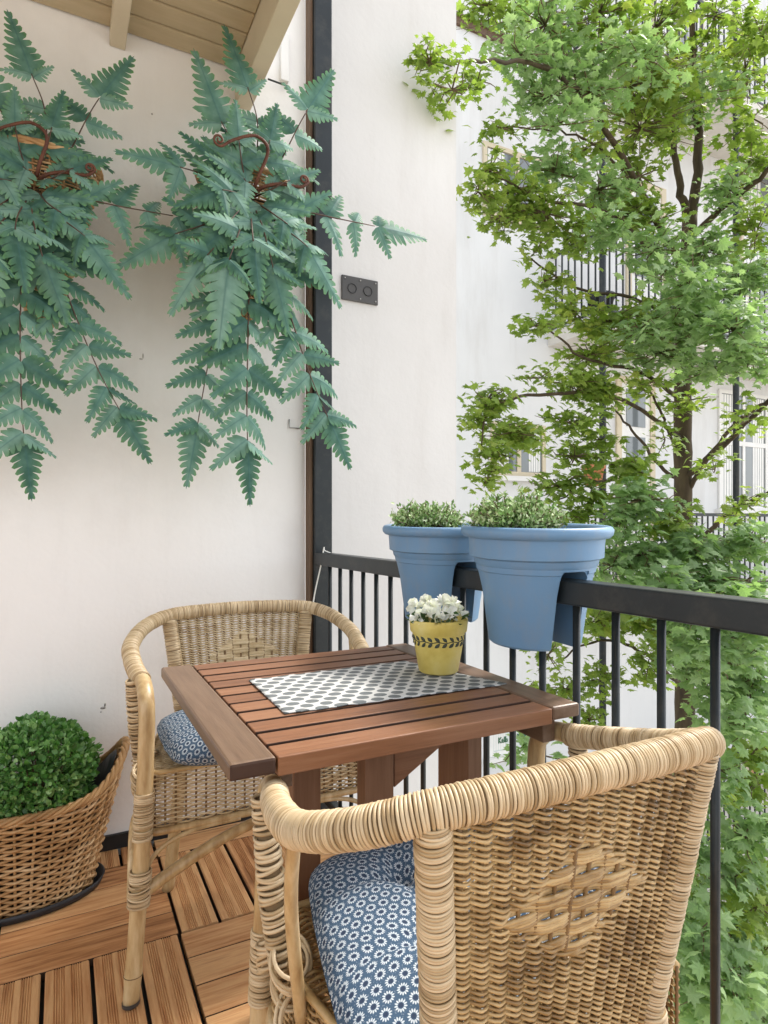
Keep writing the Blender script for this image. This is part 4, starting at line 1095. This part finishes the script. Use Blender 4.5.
for chld in ch2.children:       # far chair's weave: lighter colour paints in the light falling on it
    if chld.name.split('.')[0] in ('back_panel', 'apron', 'seat'):
        chld.data = chld.data.copy(); chld.data.materials[0] = M['weaver_lit']
def cushion(name, loc, rz, a, c, hgt, label, tilt=0.0, taper=0.0, skew=0.0):
    N = 56; g = np.linspace(-1, 1, N)
    mb = MB()
    X, Yv = np.meshgrid(g, g, indexing='ij')
    # squircle outline
    sx = X * np.sqrt(1 - .05 * Yv ** 2 - .10 * Yv ** 8); sy = Yv * np.sqrt(1 - .05 * X ** 2 - .10 * X ** 8)
    env = np.clip((1 - np.abs(X) ** 4.5), 0, 1) ** .5 * np.clip((1 - np.abs(Yv) ** 4.5), 0, 1) ** .5
    tuft = np.zeros_like(X)
    for (tx, ty) in ((-.36, -.36), (.36, -.36), (-.36, .36), (.36, .36)):
        tuft += np.exp(-(((sx - tx) / .15) ** 2 + ((sy - ty) / .15) ** 2)) * .55
        tuft += .12 * np.exp(-((sx - tx) / .05) ** 2) * np.exp(-(sy / .75) ** 2) + .16 * np.exp(-((sy - ty) / .05) ** 2) * np.exp(-(sx / .75) ** 2)
    wr = .03 * np.sin(9 * sx + 4 * sy) * (1 - env) + .04 * np.sin(13 * X) * np.abs(Yv) ** 6 + .04 * np.sin(12 * Yv) * np.abs(X) ** 6
    zt = hgt * .5 * (1 + env * (1.0 - tuft) * 1.0 + wr) ; zb = hgt * .5 * (1 - env * .9)
    sx, sy = sx * (1 - taper * sy) + skew * sy, sy
    for z, fl2 in ((zt, False), (zb, True)):
        V = np.stack([sx * a, sy * c, z], -1)
        du = np.zeros((N, N)); du[1:] = np.cumsum(np.linalg.norm(np.diff(V, axis=0), axis=2), 0); du -= du[N // 2]
        dv = np.zeros((N, N)); dv[:, 1:] = np.cumsum(np.linalg.norm(np.diff(V, axis=1), axis=2), 1); dv -= dv[:, N // 2][:, None]
        i = np.arange(N - 1)[:, None]; j = np.arange(N - 1)[None]
        Q = np.stack([i * N + j, (i + 1) * N + j, (i + 1) * N + j + 1, i * N + j + 1], -1).reshape(-1, 4)
        mb.add(V.reshape(-1, 3), Q[:, ::-1] if fl2 else Q, 0, np.stack([du, dv], -1).reshape(-1, 2))
    o = mb.build(name, M['daisy'], None, loc); o.rotation_euler = (tilt, 0, rz)
    return tag(o, label, 'cushion', 'daisy print seat cushions')
cushion('seat_cushion', (.486, .690, .472), 0.0, .215, .185, .078, 'blue cushion with white daisies on the wicker chair nearest the camera', taper=.10, skew=.10)
cushion('seat_cushion', (.458, 1.552, .458), PI, .250, .150, .100, 'blue cushion with white rings peeping out from under the table edge')

# ================================================================== BASKET WITH BOXWOOD
bc = np.array([-.105, 1.972, 0])
tray = MB()
tray.lathe([(0, .004), (.19, .004), (.20, .008), (.212, .024), (.217, .024), (.207, .002), (.19, 0.0006), (0, .0006)], 64, sy=.62)
tag(tray.build('plant_tray', M['black_plastic'], None, bc + [0, 0, .0005]), 'flat black oval tray on the deck underneath the wicker basket', 'tray')
bk = empty('wicker_basket', bc + [0, 0, .0055]); tag(bk, 'brown wicker basket with raised braided ear holding the boxwood', 'basket')
def zt(a): return .262 + .11 * abs(math.cos(a)) ** 5
def SB(u, v):
    a = u * 2 * PI; w = 1 - v
    ax = .185 + .088 * w ** 1.1; ay = .112 + .045 * w
    return np.array([ax * math.cos(a), ay * math.sin(a) - .0 , .004 + zt(a) * w])
b = MB(); weave(b, SB, 36, 30, rs=.0036, rw=.0040, amp=.0055, pp=5, seg=6, closed=True); b.build('woven_side', [M['wicker'], M['wicker']], bk)
b = MB(); us = np.linspace(0, 1, 120, endpoint=False)
for k in range(4):
    pts = []
    for u in us:
        p = SB(u, 0.0); ph = u * 2 * PI * 17 + k * PI / 2
        pts.append(p + np.array([0, 0, .004 + .007 * math.sin(ph)]) + unit(np.array([p[0], p[1], 0])) * .007 * math.cos(ph))
    b.tube(pts, .0055, seg=7, closed=True)
b.build('braided_rim', M['wicker'], bk)
b = MB()
pr = []
n = 48
V = []
for k, (f, dz) in enumerate(((.95, .012), (.88, .0), (.70, -.12), (.52, -.22))):
    for i in range(n):
        a = 2 * PI * i / n; V.append((.262 * f * math.cos(a), .150 * f * math.sin(a), zt(a) * .93 + dz if k < 2 else .25 + dz))
Q = [(k * n + i, k * n + (i + 1) % n, (k + 1) * n + (i + 1) % n, (k + 1) * n + i) for k in range(3) for i in range(n)]
Q.append(tuple(3 * n + i for i in range(n)))
b.add(V, Q); b.build('liner', M['black_plastic'], bk)
# boxwood ball
bxp = np.array([-.062, 1.952, .345])
bw = empty('boxwood_ball', bxp - [0, 0, .13]); tag(bw, 'clipped round green boxwood bush growing in the wicker basket', 'bush')
r11 = np.random.default_rng(11)
n = 6500; D = unit(r11.normal(size=(n, 3)))
lump = 1 + .05 * np.sin(7 * D[:, 0] + 2) * np.sin(8 * D[:, 2]) + .05 * np.sin(11 * D[:, 1] + 5 * D[:, 2])
rad = .147 * lump * (1 - .28 * r11.uniform(0, 1, n) ** 1.6)
pos = D * rad[:, None] * np.array([1, .95, .92]) + [0, 0, .13]
Y = unit(D * .8 + r11.normal(0, .6, (n, 3)) + [0, 0, .25]); Z = unit(D + r11.normal(0, .55, (n, 3))); Z = unit(Z - Y * np.sum(Z * Y, 1, keepdims=True)); X = np.cross(Y, Z)
BL = [(0, 0, 0), (.34, .3, .03), (.36, .68, .02), (0, 1, -.06), (-.36, .68, .02), (-.34, .3, .03)]
b = MB(); b.scatter(BL, [(0, 1, 2, 3), (0, 3, 4, 5)], pos, X, Y, Z, r11.uniform(.012, .020, n)); b.build('foliage', M['boxwood'], bw)
b = MB()
for k in range(40):
    e = unit(r11.normal(size=3) + [0, 0, .6]) * .125 + [0, 0, .13]; b.tube([(0, 0, -.02), np.array(e) * .5 + r11.normal(0, .01, 3), e], [.004, .0025, .001], seg=5)
b.build('stem', M['twig'], bw)

# ================================================================== SMALL WALL FITTINGS
q0, q1 = OY(341, 275, 2.30), OY(377, 306, 2.30)
sk = empty('socket_plate', ((q0[0] + q1[0]) / 2, 2.30, (q0[2] + q1[2]) / 2)); tag(sk, 'dark rectangular double socket plate mounted on the pale side wall', 'socket')
hw, hh = (q1[0] - q0[0]) / 2, (q0[2] - q1[2]) / 2
b = MB(); b.box(-hw, hw, -.010, -.001, -hh, hh, bev=.002); b.build('plate', M['socket_dark'], sk)
for xo in (-.036, .034):
    b = MB(); b.lathe([(0, -.002), (.016, -.002), (.018, .002), (.020, .002), (.020, -.003), (0, -.003)], 28)
    for v in b.v: v[:] = np.stack([v[:, 0] + xo, -v[:, 2] - .011, v[:, 1]], -1)
    b.build('socket', M['black'], sk)
b = MB()
for xo, zo in ((-hw + .012, hh - .012), (hw - .012, hh - .012), (hw - .012, -hh + .012), (0, -hh + .012), (0, hh - .012)):
    b.tube([(xo, -.010, zo), (xo, -.0125, zo)], .003, seg=8)
b.build('screws', M['screw'], sk)

q = OY(291, 428, WY)
b = MB(); b.tube([q + [-.008, -.004, .03], q + [-.008, -.006, 0], q + [.03, -.006, 0]], .0022, seg=6)
tag(b.build('wall_hook', M['screw']), 'small bent metal hook on the white wall below the fern', 'hook')
b = MB(); t0, t1 = OY(279.5, 82, WY), OY(287.5, 38, WY)
b.box(t0[0], t1[0], WY - .018, WY - .001, t0[2], t1[2], bev=.002)
tag(b.build('cable_duct', M['white_trim']), 'short white vertical cable duct high on the wall beside the ceiling beam', 'cable duct')
b = MB(); b.tube([OY(268, 79, WY - .03), OY(287, 86, WY - .02), OY(287, 86, WY)], .003, seg=6)
tag(b.build('wall_bracket', M['dark_metal']), 'thin dark metal rod bracket under the white cable duct', 'bracket')
cpts = [(RX + .03, 2.03, .915), (RX + .0, 2.03, .9275), OY(324, 548, 2.03), OY(321, 565, 2.02), OY(315, 592, 1.98), OY(312, 612, 1.93)]
b = MB(); b.tube(catmull(cpts, 6), .0024, seg=6)
tag(b.build('cord', M['cord']), 'thin white cord hanging from the railing end down to the far chair', 'cord')

# ================================================================== LIGHT, SKY, CAMERA
SUN_EL, SUN_AZ = math.radians(50), math.radians(74)     # azimuth clockwise from +Y
wd = bpy.data.worlds.new('World'); scene.world = wd; wd.use_nodes = True
nt = wd.node_tree; bg = nt.nodes['Background']
sky = nt.nodes.new('ShaderNodeTexSky'); sky.sky_type = 'NISHITA'; sky.sun_disc = False
sky.sun_elevation = SUN_EL; sky.sun_rotation = SUN_AZ; sky.air_density = 1.0; sky.dust_density = 2.0; sky.ozone_density = 1.0
hs = nt.nodes.new('ShaderNodeHueSaturation'); hs.inputs['Saturation'].default_value = .25
nt.links.new(sky.outputs[0], hs.inputs['Color']); nt.links.new(hs.outputs[0], bg.inputs['Color'])
bg.inputs['Strength'].default_value = .15
sd = bpy.data.lights.new('sun', 'SUN'); sd.energy = 1.5; sd.angle = math.radians(12); sd.color = (1, .95, .88)
so = bpy.data.objects.new('sun', sd); COL.objects.link(so)
dirv = Vector((math.sin(SUN_AZ) * math.cos(SUN_EL), math.cos(SUN_AZ) * math.cos(SUN_EL), math.sin(SUN_EL)))
so.rotation_euler = dirv.to_track_quat('Z', 'Y').to_euler(); so.location = (3, -2, 6)

cam = bpy.data.cameras.new('camera'); co = bpy.data.objects.new('camera', cam); COL.objects.link(co)
cam.sensor_fit = 'HORIZONTAL'; cam.sensor_width = 36; cam.lens = F / 768 * 36
cam.shift_y = (HY - 512) / 768; cam.clip_start = .02; cam.clip_end = 500
co.location = (0, 0, H); co.rotation_euler = (PI / 2, 0, -YAW); scene.camera = co
vs = scene.view_settings; vs.view_transform = 'Standard'; vs.look = 'None'; vs.gamma = 1; vs.exposure = 1.62; vs.use_curve_mapping = False
scene.cycles.max_bounces = 10; scene.cycles.diffuse_bounces = 6; scene.cycles.transmission_bounces = 6
scene.cycles.use_denoising = True
